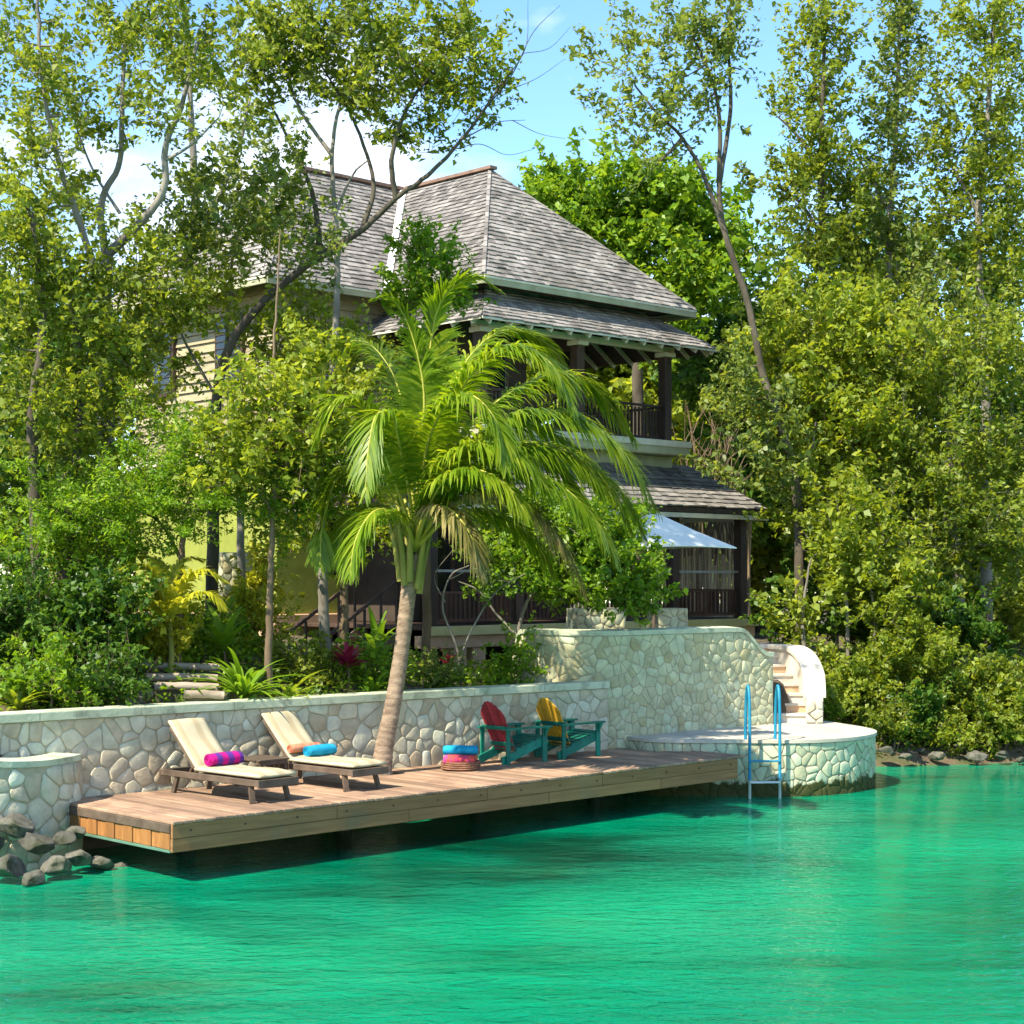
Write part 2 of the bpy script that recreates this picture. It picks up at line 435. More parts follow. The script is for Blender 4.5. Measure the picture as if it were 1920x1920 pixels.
M['towel_purple'] = stripe_mat('towel_purple', (0.42,0.01,0.17), (0.10,0.03,0.22), 'Y', 34.0, 0.45, 0.55)

def platform_stone(name, stops):
    m, nt, out = new_mat(name)
    b = N(nt, 'ShaderNodeBsdfPrincipled'); b.inputs['Roughness'].default_value = 0.85; b.inputs['Specular IOR Level'].default_value = 0.3
    oi = N(nt, 'ShaderNodeObjectInfo')
    col = ramp(nt, oi.outputs['Random'], stops).outputs['Color']
    no = noise_node(nt, 5, 5); col = scale_color(nt, col, no.outputs['Fac'], 0.7, 1.2)
    ge = N(nt, 'ShaderNodeNewGeometry'); sx = N(nt, 'ShaderNodeSeparateXYZ'); nt.links.new(ge.outputs['Position'], sx.inputs[0])
    n2 = noise_node(nt, 4.5, 4)
    ad = N(nt, 'ShaderNodeMath', operation='MULTIPLY_ADD'); ad.inputs[1].default_value = -0.42; nt.links.new(n2.outputs['Fac'], ad.inputs[0]); nt.links.new(sx.outputs['Z'], ad.inputs[2])
    al = ramp(nt, ad.outputs[0], [(0.0,(1,1,1)),(0.05,(0,0,0))])
    mx = N(nt, 'ShaderNodeMixRGB'); mx.inputs['Color2'].default_value = (0.045,0.05,0.012,1)
    nt.links.new(al.outputs['Color'], mx.inputs['Fac']); nt.links.new(col, mx.inputs['Color1'])
    nt.links.new(mx.outputs['Color'], b.inputs['Base Color'])
    bn = noise_node(nt, 14, 4); bp = N(nt, 'ShaderNodeBump'); bp.inputs['Strength'].default_value = 0.35; bp.inputs['Distance'].default_value = 0.03
    nt.links.new(bn.outputs['Fac'], bp.inputs['Height']); nt.links.new(bp.outputs['Normal'], b.inputs['Normal'])
    nt.links.new(b.outputs['BSDF'], out.inputs['Surface'])
    return m
M['stone_platform'] = platform_stone('stone_platform', [(0.0,(0.42,0.45,0.29)),(0.3,(0.50,0.53,0.36)),(0.5,(0.36,0.37,0.23)),(0.7,(0.50,0.54,0.38)),(1.0,(0.42,0.42,0.26))])  # greenish tint paints in the bounce light from the water
M['mortar_platform'] = platform_stone('mortar_platform', [(0.0,(0.26,0.24,0.16)),(1.0,(0.30,0.27,0.19))])
M['soil'] = pmat('soil', [(0.3,(0.055,0.042,0.028)),(0.5,(0.12,0.09,0.055)),(0.62,(0.05,0.07,0.02)),(0.75,(0.19,0.15,0.10))], 1.1, 0.95, 0.8, 9)
M['seabed'] = pmat('seabed', [(0.30,(0.02,0.05,0.02)),(0.44,(0.11,0.15,0.05)),(0.54,(0.50,0.46,0.24)),(0.68,(0.70,0.64,0.38))], 0.32, 0.95, 0.3, 4, (0.55,1,1))

def water_mat():
    m, nt, out = new_mat('water')
    # suspended silt scatters emerald light (diffuse); part of the light passes to the bed below; the surface mirrors by its facing
    no = noise_node(nt, 0.17, 5, 0.6, (0.7,1.5,1), dist=0.8)
    r = ramp(nt, no.outputs['Fac'], [(0.32,(0.0,0.07,0.036)),(0.46,(0.0,0.25,0.125)),(0.64,(0.0,0.40,0.20))])  # emerald silt tones; the dark end paints in shaded, tree-reflecting water
    n0 = noise_node(nt, 0.33, 4, 0.55, (0.5,1.4,1), dist=0.8)
    r0 = ramp(nt, n0.outputs['Fac'], [(0.56,(0,0,0)),(0.80,(0.5,0.5,0.5))])
    wm = N(nt, 'ShaderNodeMixRGB'); wm.inputs['Color2'].default_value = (0.06,0.36,0.15,1)      # paler silt over the shallows
    nt.links.new(r0.outputs['Color'], wm.inputs['Fac']); nt.links.new(r.outputs['Color'], wm.inputs['Color1'])
    d = N(nt, 'ShaderNodeBsdfDiffuse'); nt.links.new(wm.outputs['Color'], d.inputs['Color'])
    t = N(nt, 'ShaderNodeBsdfTransparent'); t.inputs['Color'].default_value = (0.13,0.80,0.46,1)
    mx = N(nt, 'ShaderNodeMixShader'); mx.inputs['Fac'].default_value = 0.34
    nt.links.new(d.outputs[0], mx.inputs[1]); nt.links.new(t.outputs[0], mx.inputs[2])
    n1 = noise_node(nt, 2.6, 3, 0.5, (0.55,1.25,1), dist=0.3)
    n2 = noise_node(nt, 7.5, 3, 0.6, (0.75,1.0,1), dist=0.6)
    b1 = N(nt, 'ShaderNodeBump'); b1.inputs['Strength'].default_value = 0.26; b1.inputs['Distance'].default_value = 0.12
    b2 = N(nt, 'ShaderNodeBump'); b2.inputs['Strength'].default_value = 0.6; b2.inputs['Distance'].default_value = 0.045
    nt.links.new(n1.outputs['Fac'], b1.inputs['Height']); nt.links.new(n2.outputs['Fac'], b2.inputs['Height'])
    nt.links.new(b1.outputs['Normal'], b2.inputs['Normal'])
    g = N(nt, 'ShaderNodeBsdfGlossy'); g.inputs['Roughness'].default_value = 0.03; g.inputs['Color'].default_value = (0.8,0.95,0.9,1)
    nt.links.new(b2.outputs['Normal'], g.inputs['Normal'])
    fr = N(nt, 'ShaderNodeFresnel'); fr.inputs['IOR'].default_value = 1.33
    nt.links.new(b2.outputs['Normal'], fr.inputs['Normal'])
    fm = N(nt, 'ShaderNodeMath', operation='MULTIPLY'); fm.inputs[1].default_value = 0.95; nt.links.new(fr.outputs[0], fm.inputs[0])
    m2 = N(nt, 'ShaderNodeMixShader')
    nt.links.new(fm.outputs[0], m2.inputs['Fac']); nt.links.new(mx.outputs[0], m2.inputs[1]); nt.links.new(g.outputs[0], m2.inputs[2])
    nt.links.new(m2.outputs[0], out.inputs['Surface'])
    return m
M['water'] = water_mat()

# ------------------------------------------------------------------ frames of the deck and the house: x along the quay, y away from the water
ANG = math.radians(44.2)
UX, UY = math.cos(ANG), math.sin(ANG)
C0 = np.array([-3.92, 19.70])          # front left corner of the deck
H0 = np.array([-0.58, 33.50])          # front corner of the verandah eave
DECK_Z = 0.73
PLAT_Z = 0.92
def duv(u, v, o=C0): return np.array([o[0] + UX*u - UY*v, o[1] + UY*u + UX*v])

# ------------------------------------------------------------------ ground, seabed, water
WALL_A = duv(-1.6, 2.86); WALL_B = duv(9.75, 2.15)
shore_x = np.array([-60, -12, -8.5, -6.6, -6.0, -5.62, WALL_B[0], 4.66, 5.5, 6.6, 8.2, 10.5, 16, 60])
shore_y = np.array([17, 19.4, 19.9, 20.55, 21.1, 21.95, WALL_B[1], 30.6, 31.4, 31.5, 31.9, 32.4, 33.1, 38])
def shore(x): return np.interp(x, shore_x, shore_y)
def low_wall_y(x): return WALL_A[1] + (WALL_B[1]-WALL_A[1])/(WALL_B[0]-WALL_A[0])*(x-WALL_A[0])
def wob(x, y): return 0.5*np.sin(0.9*x+1.3*y) + 0.3*np.sin(2.1*x-1.7*y+1.0) + 0.2*np.sin(4.3*x+3.1*y)
def smooth(t): t = np.clip(t, 0, 1); return t*t*(3-2*t)
def ground_z(x, y):
    x = np.asarray(x, float); y = np.asarray(y, float)
    d = (y - shore(x)) * 0.75
    left = smooth((1.0 - x) / 6.0)
    back = 1.62 + left*0.62*smooth((y-low_wall_y(x)-0.4)/3.2) + 0.25*smooth((y-31)/8) + 0.05*wob(x, y)
    front = 1.22 + 0*x
    walled = np.where((y > low_wall_y(x)) | (x > 1.5), back, front)
    bank = -0.25 + 1.15*smooth((d+0.3)/2.2) + 0.9*smooth((d-1.5)/7) + 0.12*wob(1.7*x, 1.7*y)*smooth((d+0.5)/1.0)
    k = smooth((x-4.9)/0.7)
    land = walled*(1-k) + bank*k
    bed = -0.75 - 0.45*smooth(-d/5.0) + 0.10*wob(0.6*x, 0.6*y)
    edge = np.where(k > 0.5, -0.6, 0.22)
    t = np.where(k > 0.5, smooth((d+1.6)/1.6), (d > 0.22).astype(float))
    return bed*(1-t) + np.where(k > 0.5, land, land)*t

gx = np.unique(np.concatenate([np.linspace(-60,-10,26), np.arange(-10,12,0.22), np.linspace(12,60,30)]))
gy = np.unique(np.concatenate([np.linspace(-10,16,12), np.arange(16,37,0.22), np.linspace(37,120,36)]))
GX, GY = np.meshgrid(gx, gy)
GZ = ground_z(GX, GY)
nx, ny = len(gx), len(gy)
ii = (np.arange(ny-1)[:,None]*nx + np.arange(nx-1)[None,:])
GF = np.stack([ii, ii+1, ii+nx+1, ii+nx], axis=-1).reshape(-1,4)
GV = np.stack([GX,GY,GZ], axis=-1).reshape(-1,3)
fz = GZ.ravel()[GF].max(axis=1)
def sub(mask):
    f = GF[mask]; u, inv = np.unique(f, return_inverse=True)
    return GV[u], inv.reshape(-1,4)
v_, f_ = sub(fz > -0.35)
o = link('ground', raw_mesh('ground', v_, f_, M['soil'], True)); tag(o, 'brown garden soil behind the stone walls and under the trees', 'ground', kind='structure')
v_, f_ = sub(fz <= -0.35)
o = link('seabed', raw_mesh('seabed', v_, f_, M['seabed'], True)); tag(o, 'sandy lagoon bed with dark weed patches under the water', 'seabed', kind='structure')
wv = np.array([(-80,-30,0),(80,-30,0),(80,70,0),(-80,70,0)]); 
o = link('water', raw_mesh('water', wv, [(0,1,2,3)], M['water'])); tag(o, 'emerald green rippled lagoon water along the deck', 'water', kind='structure')

# ------------------------------------------------------------------ stone walls
def clip(poly, a, b, c):
    """keep a*x+b*y <= c"""
    out = []
    n = len(poly)
    for i in range(n):
        p, q = poly[i], poly[(i+1) % n]
        dp, dq = a*p[0]+b*p[1]-c, a*q[0]+b*q[1]-c
        if dp <= 0: out.append(p)
        if (dp < 0 < dq) or (dq < 0 < dp):
            t = dp/(dp-dq); out.append((p[0]+(q[0]-p[0])*t, p[1]+(q[1]-p[1])*t))
    return out

def voronoi(w, h, cell, rng, gap=0.011, aspect=1.0, jit=0.47):
    cx, cz = cell*aspect, cell/aspect
    nxx, nzz = max(1, round(w/cx)), max(1, round(h/cz))
    cx, cz = w/nxx, h/nzz
    P = []
    for j in range(nzz):
        for i in range(nxx):
            P.append(((i+0.5+0.25*(-1)**j + rng.uniform(-jit,jit))*cx, (j+0.5+rng.uniform(-jit,jit))*cz))
    P = np.array(P)
    keep = rng.random(len(P)) > 0.17          # a missing seed makes its neighbours larger
    P = P[keep]
    polys = []
    for k, p in enumerate(P):
        g = gap*rng.uniform(0.7,1.5)
        poly = [(g,g),(w-g,g),(w-g,h-g),(g,h-g)]
        dd = np.hypot(P[:,0]-p[0], P[:,1]-p[1])
        for j in np.argsort(dd)[1:22]:
            if dd[j] < 1e-6 or dd[j] > 4*cell: continue
            a, b = (P[j]-p)/dd[j]
            mid = (P[j]+p)/2
            poly = clip(poly, a, b, a*mid[0]+b*mid[1]-g)
            if len(poly) < 3: break
        if len(poly) >= 3: polys.append(poly)
    return polys

def chaikin(poly, r=0.22):
    out = []
    n = len(poly)
    for i in range(n):
        p, q = poly[i], poly[(i+1) % n]
        out.append((p[0]+(q[0]-p[0])*r, p[1]+(q[1]-p[1])*r)); out.append((p[0]+(q[0]-p[0])*(1-r), p[1]+(q[1]-p[1])*(1-r)))
    return out

class Path:
    def __init__(s, pts, per=8, straight=False):
        s.P = np.asarray(pts, float) if straight else catmull(np.asarray(pts, float), per)
        s.L = np.concatenate([[0], np.cumsum(np.linalg.norm(np.diff(s.P, axis=0), axis=1))])
        s.len = s.L[-1]
        T = np.gradient(s.P, axis=0) if len(s.P) > 2 and not straight else np.diff(s.P, axis=0)
        if straight:
            T = np.vstack([T, T[-1:]])
        T /= np.linalg.norm(T, axis=1)[:,None]
        s.T = T; s.straight = straight
    def at(s, t, off=0.0):
        x = np.interp(t, s.L, s.P[:,0]); y = np.interp(t, s.L, s.P[:,1])
        if s.straight:
            k = np.clip(np.searchsorted(s.L, t, side='right')-1, 0, len(s.P)-2); tx, ty = s.T[k]
        else:
            tx = np.interp(t, s.L, s.T[:,0]); ty = np.interp(t, s.L, s.T[:,1])
        n = math.hypot(tx, ty); tx /= n; ty /= n
        return np.array([x + ty*off, y - tx*off])      # off > 0: out of the face (to the right of travel)

def put_stones(parent, path, z0, ztop, cell, rng, mat, aspect=1.0, base=(0,0,0), proud=0.028, gap=0.011, s0=0.0, s1=None, skip=None, limit=300):
    rest_v = []; rest_f = []; made = []
    s1 = path.len if s1 is None else s1
    hmax = max(ztop(s) for s in np.linspace(s0, s1, 40)) - z0
    n = 0
    for poly in voronoi(s1-s0, hmax, cell, rng, gap, aspect):
        cs = sum(p[0] for p in poly)/len(poly); cz = sum(p[1] for p in poly)/len(poly)
        if z0+cz > ztop(s0+cs)-0.02: continue
        if skip and skip(s0+cs, z0+cz): continue
        q = chaikin(poly, 0.16)
        area = 0.5*abs(sum(q[i][0]*q[(i+1)%len(q)][1]-q[(i+1)%len(q)][0]*q[i][1] for i in range(len(q))))
        if area < 0.002: continue
        hh = proud*rng.uniform(0.6,1.5); tilt = rng.uniform(-0.35,0.35,2)
        V = []
        for (f, off) in ((1.0, -0.03), (0.99, hh*0.72), (0.90, hh)):
            for (ps, pz) in q:
                ss = cs+(ps-cs)*f; zz = cz+(pz-cz)*f
                zz = min(zz, ztop(s0+min(max(ss,0),s1-s0))-z0-0.012)
                oo = off + (tilt[0]*(ss-cs)+tilt[1]*(zz-cz))*0.12*(off > 0)
                xy = path.at(s0+ss, oo)
                V.append((xy[0]-base[0], xy[1]-base[1], z0+zz-base[2]))
        m = len(q)
        F = [(i, (i+1)%m, m+(i+1)%m, m+i) for i in range(m)] + [(m+i, m+(i+1)%m, 2*m+(i+1)%m, 2*m+i) for i in range(m)] + [tuple(2*m+i for i in range(m))]
        made.append((area, V, F)); n += 1
    made.sort(key=lambda t: -t[0])
    for i, (ar, V, F) in enumerate(made):
        if i < limit: link('stone', raw_mesh('stone', np.array(V), F, mat, True), parent)
        else:
            k = len(rest_v); rest_v += V; rest_f += [tuple(k+j for j in f) for f in F]
    if rest_f:
        o = link('small_stones', raw_mesh('small_stones', np.array(rest_v), rest_f, mat, True), parent); o['kind'] = 'stuff'
    return n

def wall_body(path, z0, ztop, thick, base, n=60, s0=0.0, s1=None, front=0.0):
    s1 = path.len if s1 is None else s1
    mb = MB(); S = np.linspace(s0, s1, n)
    V = []
    for s in S:
        f = path.at(s, front); b = path.at(s, -thick); zt = ztop(s)
        V += [(f[0]-base[0], f[1]-base[1], z0-base[2]), (f[0]-base[0], f[1]-base[1], zt-base[2]), (b[0]-base[0], b[1]-base[1], zt-base[2]), (b[0]-base[0], b[1]-base[1], z0-base[2])]
    F = []
    for i in range(n-1):
        for k in range(4):
            F.append((4*i+k, 4*i+4+k, 4*i+4+(k+1)%4, 4*i+(k+1)%4))
    F += [(0,1,2,3), (4*n-1,4*n-2,4*n-3,4*n-4)]
    return mb.add(V, F)

rng = np.random.default_rng(5)
# low wall behind the deck
base = (WALL_A[0], WALL_A[1], 0.3)
LW = empty('low_stone_wall', base); tag(LW, 'long low wall of irregular pale stones with flat green-grey cap behind the deck', 'wall')
lw_path = Path([WALL_A, duv(2, 2.66), duv(6, 2.42), WALL_B])
lw_top = lambda s: 1.74
wall_body(lw_path, 0.3, lw_top, 0.32, base).build('mortar_core', M['mortar'], LW)
n1 = put_stones(LW, lw_path, 0.62, lw_top, 0.198, rng, M['stone'], base=base, gap=0.0075, proud=0.011)
for k in range(8):            # coping slabs laid end to end
    a, b = lw_path.len*k/8+0.004, lw_path.len*(k+1)/8-0.004
    mb = MB(); V = []
    S = np.linspace(a, b, 6)
    for s in S:
        f = lw_path.at(s, 0.055); c = lw_path.at(s, -0.37)
        V += [(f[0]-base[0], f[1]-base[1], 1.741-base[2]), (f[0]-base[0], f[1]-base[1], 1.838-base[2]), (f[0]-base[0]-0.012*UY*-1, f[1]-base[1]+0.012, 1.85-base[2]),
              (c[0]-base[0], c[1]-base[1], 1.85-base[2]), (c[0]-base[0], c[1]-base[1], 1.741-base[2])]
    F = [(5*i+j, 5*i+5+j, 5*i+5+(j+1)%5, 5*i+(j+1)%5) for i in range(5) for j in range(5)] + [(0,1,2,3,4), (29,28,27,26,25)]
    mb.add(V, F).build('coping_slab', M['cap'], LW)

# wing wall at the deck's left end, curving out of the picture
base = (-6.2, 20.6, 0.0)
WW = empty('wing_wall', base); tag(WW, 'short rounded wall of pale stones beside the deck end, above the boulders', 'wall')
ww_path = Path([(-12,19.2), (-9,19.55), (-7.2,19.85), (-6.2,20.35), (-5.72,20.95), (-5.52,21.5), (-5.5,21.85)])
ww_top = lambda s: 1.46 - 0.17*smooth((s-4.5)/2.4)
wall_body(ww_path, -0.5, ww_top, 0.3, base).build('mortar_core', M['mortar'], WW)
put_stones(WW, ww_path, -0.1, lambda s: ww_top(s)-0.05, 0.215, rng, M['stone'], base=base, proud=0.016, gap=0.008, s0=0.2)
V = []; S = np.linspace(2.0, ww_path.len-0.15, 22)
for s in S:
    f = ww_path.at(s, 0.022); c = ww_path.at(s, -0.34); z = ww_top(s)-0.012
    V += [(f[0]-base[0], f[1]-base[1], z-0.045), (f[0]-base[0], f[1]-base[1], z+0.03), (c[0]-base[0], c[1]-base[1], z+0.05), (c[0]-base[0], c[1]-base[1], z-0.045)]
F = [(4*i+j, 4*i+4+j, 4*i+4+(j+1)%4, 4*i+(j+1)%4) for i in range(21) for j in range(4)] + [(0,1,2,3), (87,86,85,84)]
MB().add(V, F).build('coping', M['cap'], WW)

# tall curved wall beside the landing platform
base = (2.2, 28.6, 0.3)
TW = empty('tall_stone_wall', base); tag(TW, 'tall curved wall of stones tinted with green water light, with rounded shoulder beside the platform', 'wall')
tw_path = Path([(0.02,29.5), (0.22,28.85), (0.62,28.35), (1.10,28.10), (1.62,28.12), (2.2,28.55), (3.2,29.42), (4.1,30.15), (4.68,30.60)])
TL = tw_path.len
def tw_top(s): return 2.66 - 0.46*smooth((s-(TL-0.85))/0.75) - 0.35*smooth((0.55-s)/0.55)
wall_body(tw_path, 0.3, tw_top, 0.34, base, 80).build('mortar_core', M['mortar'], TW)
n2 = put_stones(TW, tw_path, 0.72, lambda s: tw_top(s)-0.06, 0.160, rng, M['stone_tall'], base=base, gap=0.0065, proud=0.010, aspect=0.97)
V = []; S = np.linspace(0, TL, 60)
for s in S:
    f = tw_path.at(s, 0.03); c = tw_path.at(s, -0.37); z = tw_top(s)
    V += [(f[0]-base[0], f[1]-base[1], z-0.065-base[2]), (f[0]-base[0], f[1]-base[1], z+0.012-base[2]), (c[0]-base[0], c[1]-base[1], z+0.03-base[2]), (c[0]-base[0], c[1]-base[1], z-0.065-base[2])]
F = [(4*i+j, 4*i+4+j, 4*i+4+(j+1)%4, 4*i+(j+1)%4) for i in range(59) for j in range(4)] + [(0,1,2,3), (239,238,237,236)]
MB().add(V, F).build('coping', M['cap'], TW)

# round landing platform
base = (4.4, 29.4, -1.0)
PF = empty('landing_platform', base); tag(PF, 'rounded stone landing platform with pale flat top and algae at the waterline', 'platform')
pf_pts = [(1.9,28.35), (2.2,27.93), (2.6,27.74), (3.2,27.69), (3.85,27.68), (4.5,27.64), (5.1,27.82), (5.65,28.2), (6.05,28.75), (6.24,29.4), (6.16,30.1), (5.95,30.7), (5.75,31.3)]
pf_path = Path(pf_pts)
front = [pf_path.at(s, 0) for s in np.linspace(0, pf_path.len, 60)]
ring = [(p[0]-base[0], p[1]-base[1]) for p in front] + [(4.2-base[0], 31.6-base[1]), (2.6-base[0], 29.4-base[1])]
MB().prism(ring, 0.0, PLAT_Z-0.055+1.0).build('mortar_core', M['mortar_platform'], PF)
n3 = put_stones(PF, pf_path, -0.45, lambda s: PLAT_Z-0.05, 0.168, rng, M['stone_platform'], base=base, proud=0.010, gap=0.007, aspect=0.92)
front2 = [pf_path.at(s, 0.035) for s in np.linspace(0, pf_path.len, 60)]
ring2 = [(p[0]-base[0], p[1]-base[1]) for p in front2] + [(4.2-base[0], 31.62-base[1]), (2.55-base[0], 29.4-base[1])]
MB().prism(ring2, PLAT_Z-0.053+1.0, PLAT_Z+1.0).build('top_slab', M['paving'], PF)

# curved stair with white-capped parapet
base = (5.0, 31.0, PLAT_Z)
ST = empty('garden_stair', base); tag(ST, 'curved stone stair with white capped parapet rising behind the tall wall', 'stairs')
par = Path([(5.60,30.72), (5.66,31.3), (5.55,32.0), (5.25,32.7), (4.85,33.2), (4.3,33.6)])
def par_top(s): return 1.44 + 0.80*math.sin(min(1.0, s/1.75)*math.pi/2)**1.0
wall_body(par, 0.80, lambda s: par_top(s)-0.05, 0.30, base, 30, front=0.0).build('parapet', M['plaster_white'], ST)
put_stones(ST, Path([(5.28,30.70),(5.60,30.70)], straight=True), PLAT_Z+0.01, lambda s: 1.38, 0.17, rng, M['stone'], base=base, proud=0.012)
V = []; S = np.linspace(-0.0, par.len, 34)
for s in S:
    f = par.at(s, 0.05); c = par.at(s, -0.35); z = par_top(s)
    V += [(f[0]-base[0], f[1]-base[1], z-0.05-base[2]), (f[0]-base[0], f[1]-base[1], z+0.03-base[2]), (c[0]-base[0], c[1]-base[1], z+0.03-base[2]), (c[0]-base[0], c[1]-base[1], z-0.05-base[2])]
F = [(4*i+j, 4*i+4+j, 4*i+4+(j+1)%4, 4*i+(j+1)%4) for i in range(33) for j in range(4)] + [(0,1,2,3), (135,134,133,132)]
MB().add(V, F).build('parapet_cap', M['plaster_white'], ST)
for k in range(8):
    s = 0.12 + 0.30*k
    p = par.at(s, -0.30); q = par.at(s, -1.12); p2 = par.at(s+0.36, -0.30); q2 = par.at(s+0.36, -1.12)
    z = PLAT_Z + 0.165*(k+1)
    b_ = [(a[0]-base[0], a[1]-base[1]) for a in (q, p, p2, q2)]
    MB().prism(b_, 0.0, z-0.04-base[2]).build('riser', M['peach'] if k % 2 else M['plaster_white'], ST)
    pn = par.at(s-0.03, -0.30); qn = par.at(s-0.03, -1.12)
    b_ = [(a[0]-base[0], a[1]-base[1]) for a in (qn, pn, p2, q2)]
    MB().prism(b_, z-0.039-base[2], z-base[2]).build('tread', M['plaster_white'], ST)
print('stones', n1, n2, n3)

# ------------------------------------------------------------------ deck
DK = empty('wooden_deck', (C0[0], C0[1], 0.0), ANG); tag(DK, 'long brown plank deck overhanging the water below the low wall', 'deck')
PALM_UV = None
dl = 10.62
nb = 74
bw = dl/nb
palm_base = on_z(714, 1450, DECK_Z)
r_ = palm_base[:2]-C0
pu, pv = UX*r_[0]+UY*r_[1], -UY*r_[0]+UX*r_[1]
for k in range(nb):
    x0, x1 = k*bw+0.004, (k+1)*bw-0.004
    xm = (x0+x1)/2
    vb = 2.72 - 0.052*xm
    if xm > 10.0: vb = 1.35
    sp = [(-0.012, vb)]
    if abs(xm-pu) < 0.27: sp = [(-0.012, pv-0.24)]
    zz = DECK_Z + random.uniform(-0.003, 0.003)
    for (a, b) in sp:
        MB().bbox(x0, x1, a, b, zz-0.035, zz, 0.005).build('plank', M['deck'], DK)
for (a, b) in ((0.0,2.41),(2.416,5.0),(5.006,7.3),(7.306,10.45)):
    q = random.uniform(-.003,.003)
    MB().bbox(a, b, -0.002+q, 0.04, DECK_Z-0.20, DECK_Z-0.037, 0.006).build('fascia_board', M['deck_face'], DK)
for (a, b) in ((0.0,3.6),(3.606,6.2),(6.206,8.6),(8.606,10.45)):
    q = random.uniform(-.003,.003)
    MB().bbox(a, b, 0.004+q, 0.046, DECK_Z-0.36, DECK_Z-0.204, 0.006).build('fascia_board', M['deck_face'], DK)
for k in range(14):
    x = 0.25+k*0.77
    MB().tube([(x,-.012,DECK_Z-.12),(x,.01,DECK_Z-.12)], [.014,.014], 8).build('bolt', M['wood_dark'], DK)
MB().bbox(-0.012, 0.03, 0.05, 2.70, DECK_Z-0.14, DECK_Z-0.037, 0.006).build('end_board', M['wood_teak'], DK)
for k in range(13):
    y0 = 0.06+k*0.203
    MB().bbox(0.0+0.012*(k % 2), 0.045, y0, y0+0.195, DECK_Z-0.335, DECK_Z-0.143, 0.005).build('end_slat', M['deck_end'], DK)
MB().bbox(-0.005, 0.05, 0.05, 2.70, DECK_Z-0.37, DECK_Z-0.338, 0.004).build('green_edge_board', M['green_board'], DK)
for k in range(7):
    x = 0.8+k*1.5
    MB().box(x, x+0.08, 0.06, 2.3, DECK_Z-0.30, DECK_Z-0.05).build('joist', M['wood_dark'], DK)
for k in range(4):
    x = 1.5+k*2.6
    MB().tube([(x,2.0,-2.2),(x,2.0,DECK_Z-0.3)], [0.12,0.12], 10).build('pile', M['wood_dark'], DK)

# ------------------------------------------------------------------ swim ladder
lp = on_z(1434, 1497, 0.0)
lx, ly = lp[0], lp[1]
LD = empty('swim_ladder', (lx, ly, 0.0), math.radians(4)); tag(LD, 'blue swim ladder with looped handrails going down into the water', 'ladder')
for sx in (-0.245, 0.245):
    top = 1.80
    arc = [(sx, 0, 0.30), (sx, 0, 1.2), (sx, 0.02, 1.55), (sx, 0.07, 1.73), (sx, 0.14, top), (sx, 0.22, 1.73), (sx, 0.28, 1.55), (sx, 0.32, 1.25), (sx, 0.34, PLAT_Z-0.02)]
    P = catmull(arc, 6)
    MB().tube(P, [0.026]*len(P), 10).build('handrail', M['ladder'], LD, True)
    MB().tube([(sx,0,0.30),(sx,0,-0.85)], [0.024,0.024], 10).build('leg', M['steel'], LD, True)
for z, mt in ((0.60,'ladder'),(0.26,'steel'),(-0.08,'steel'),(-0.42,'steel'),(-0.76,'steel')):
    MB().bbox(-0.245, 0.245, -0.045, 0.035, z-0.015, z+0.015, 0.006).build('rung', M[mt], LD)
# ------------------------------------------------------------------ house
HS = empty('house', (H0[0], H0[1], 0.0), ANG)
tag(HS, 'two-storey waterside house with steep grey shingle roofs, dark posts and balcony', 'house')

def shingles(parent, poly, limit, stuff_name='shingles', expo=0.165, wr=(0.13,0.24), thick=0.026, lift=0.012, seed=1):
    """courses of single shingles over a convex roof face; poly[0]->poly[1] is the eave. The first `limit` become objects, the rest one mesh."""
    rg = np.random.default_rng(seed)
    P = [np.array(p, float) for p in poly]
    e = P[1]-P[0]; L = np.linalg.norm(e); e /= L
    n = np.cross(e, P[-1]-P[0]); n /= np.linalg.norm(n)
    if n[2] < 0: n = -n
    s = np.cross(n, e)
    Q = np.array([((p-P[0])@e, (p-P[0])@s) for p in P])
    if Q[:,1].max() < 1e-6: s = -s; Q[:,1] *= -1
    ymax = Q[:,1].max()
    def span(y):
        xs = []
        for i in range(len(Q)):
            a, b = Q[i], Q[(i+1) % len(Q)]
            if (a[1]-y)*(b[1]-y) <= 0 and abs(a[1]-b[1]) > 1e-9:
                xs.append(a[0]+(b[0]-a[0])*(y-a[1])/(b[1]-a[1]))
        if abs(y) < 1e-6: xs += [Q[0][0], Q[1][0]]
        return (min(xs), max(xs)) if xs else (0, 0)
    V = []; F = []; cnt = 0
    y = -0.03
    while y < ymax-0.05:
        y1 = min(y+expo*1.25, ymax-0.002)
        xl0, xr0 = span(max(y, 1e-4)); xl1, xr1 = span(y1)
        x = xl0 - rg.uniform(0, wr[0])
        while x < xr0:
            w = rg.uniform(*wr); xa, xb = max(x, xl0), min(x+w-0.006, xr0); x += w
            if xb-xa < 0.02: continue
            ta, tb = min(max(xa, xl1), xr1), min(max(xb, xl1), xr1)
            yb = y + rg.uniform(-0.018, 0.018); h = lift+thick*rg.uniform(0.6,1.35)
            c = []
            for (px, py, ph) in ((xa,yb,-0.005),(xb,yb,-0.005),(xb,yb,h),(xa,yb,h),(tb,y1,lift*0.6),(ta,y1,lift*0.6)):
                c.append(P[0]+e*px+s*py+n*ph)
            f = [(0,1,2,3),(3,2,4,5),(0,3,5),(1,4,2)]
            if cnt < limit:
                link('shingle', raw_mesh('shingle', np.array(c), f, M['shingle']), parent)
            else:
                b = len(V); V += c; F += [tuple(b+i for i in q) for q in f]
            cnt += 1
        y += expo
    if F:
        o = link(stuff_name, raw_mesh(stuff_name, np.array(V), F, M['shingle']), parent); o['kind'] = 'stuff'
    return cnt

K = math.tan(math.radians(44)); EZ = 9.62; RZ = EZ + 3.3*K
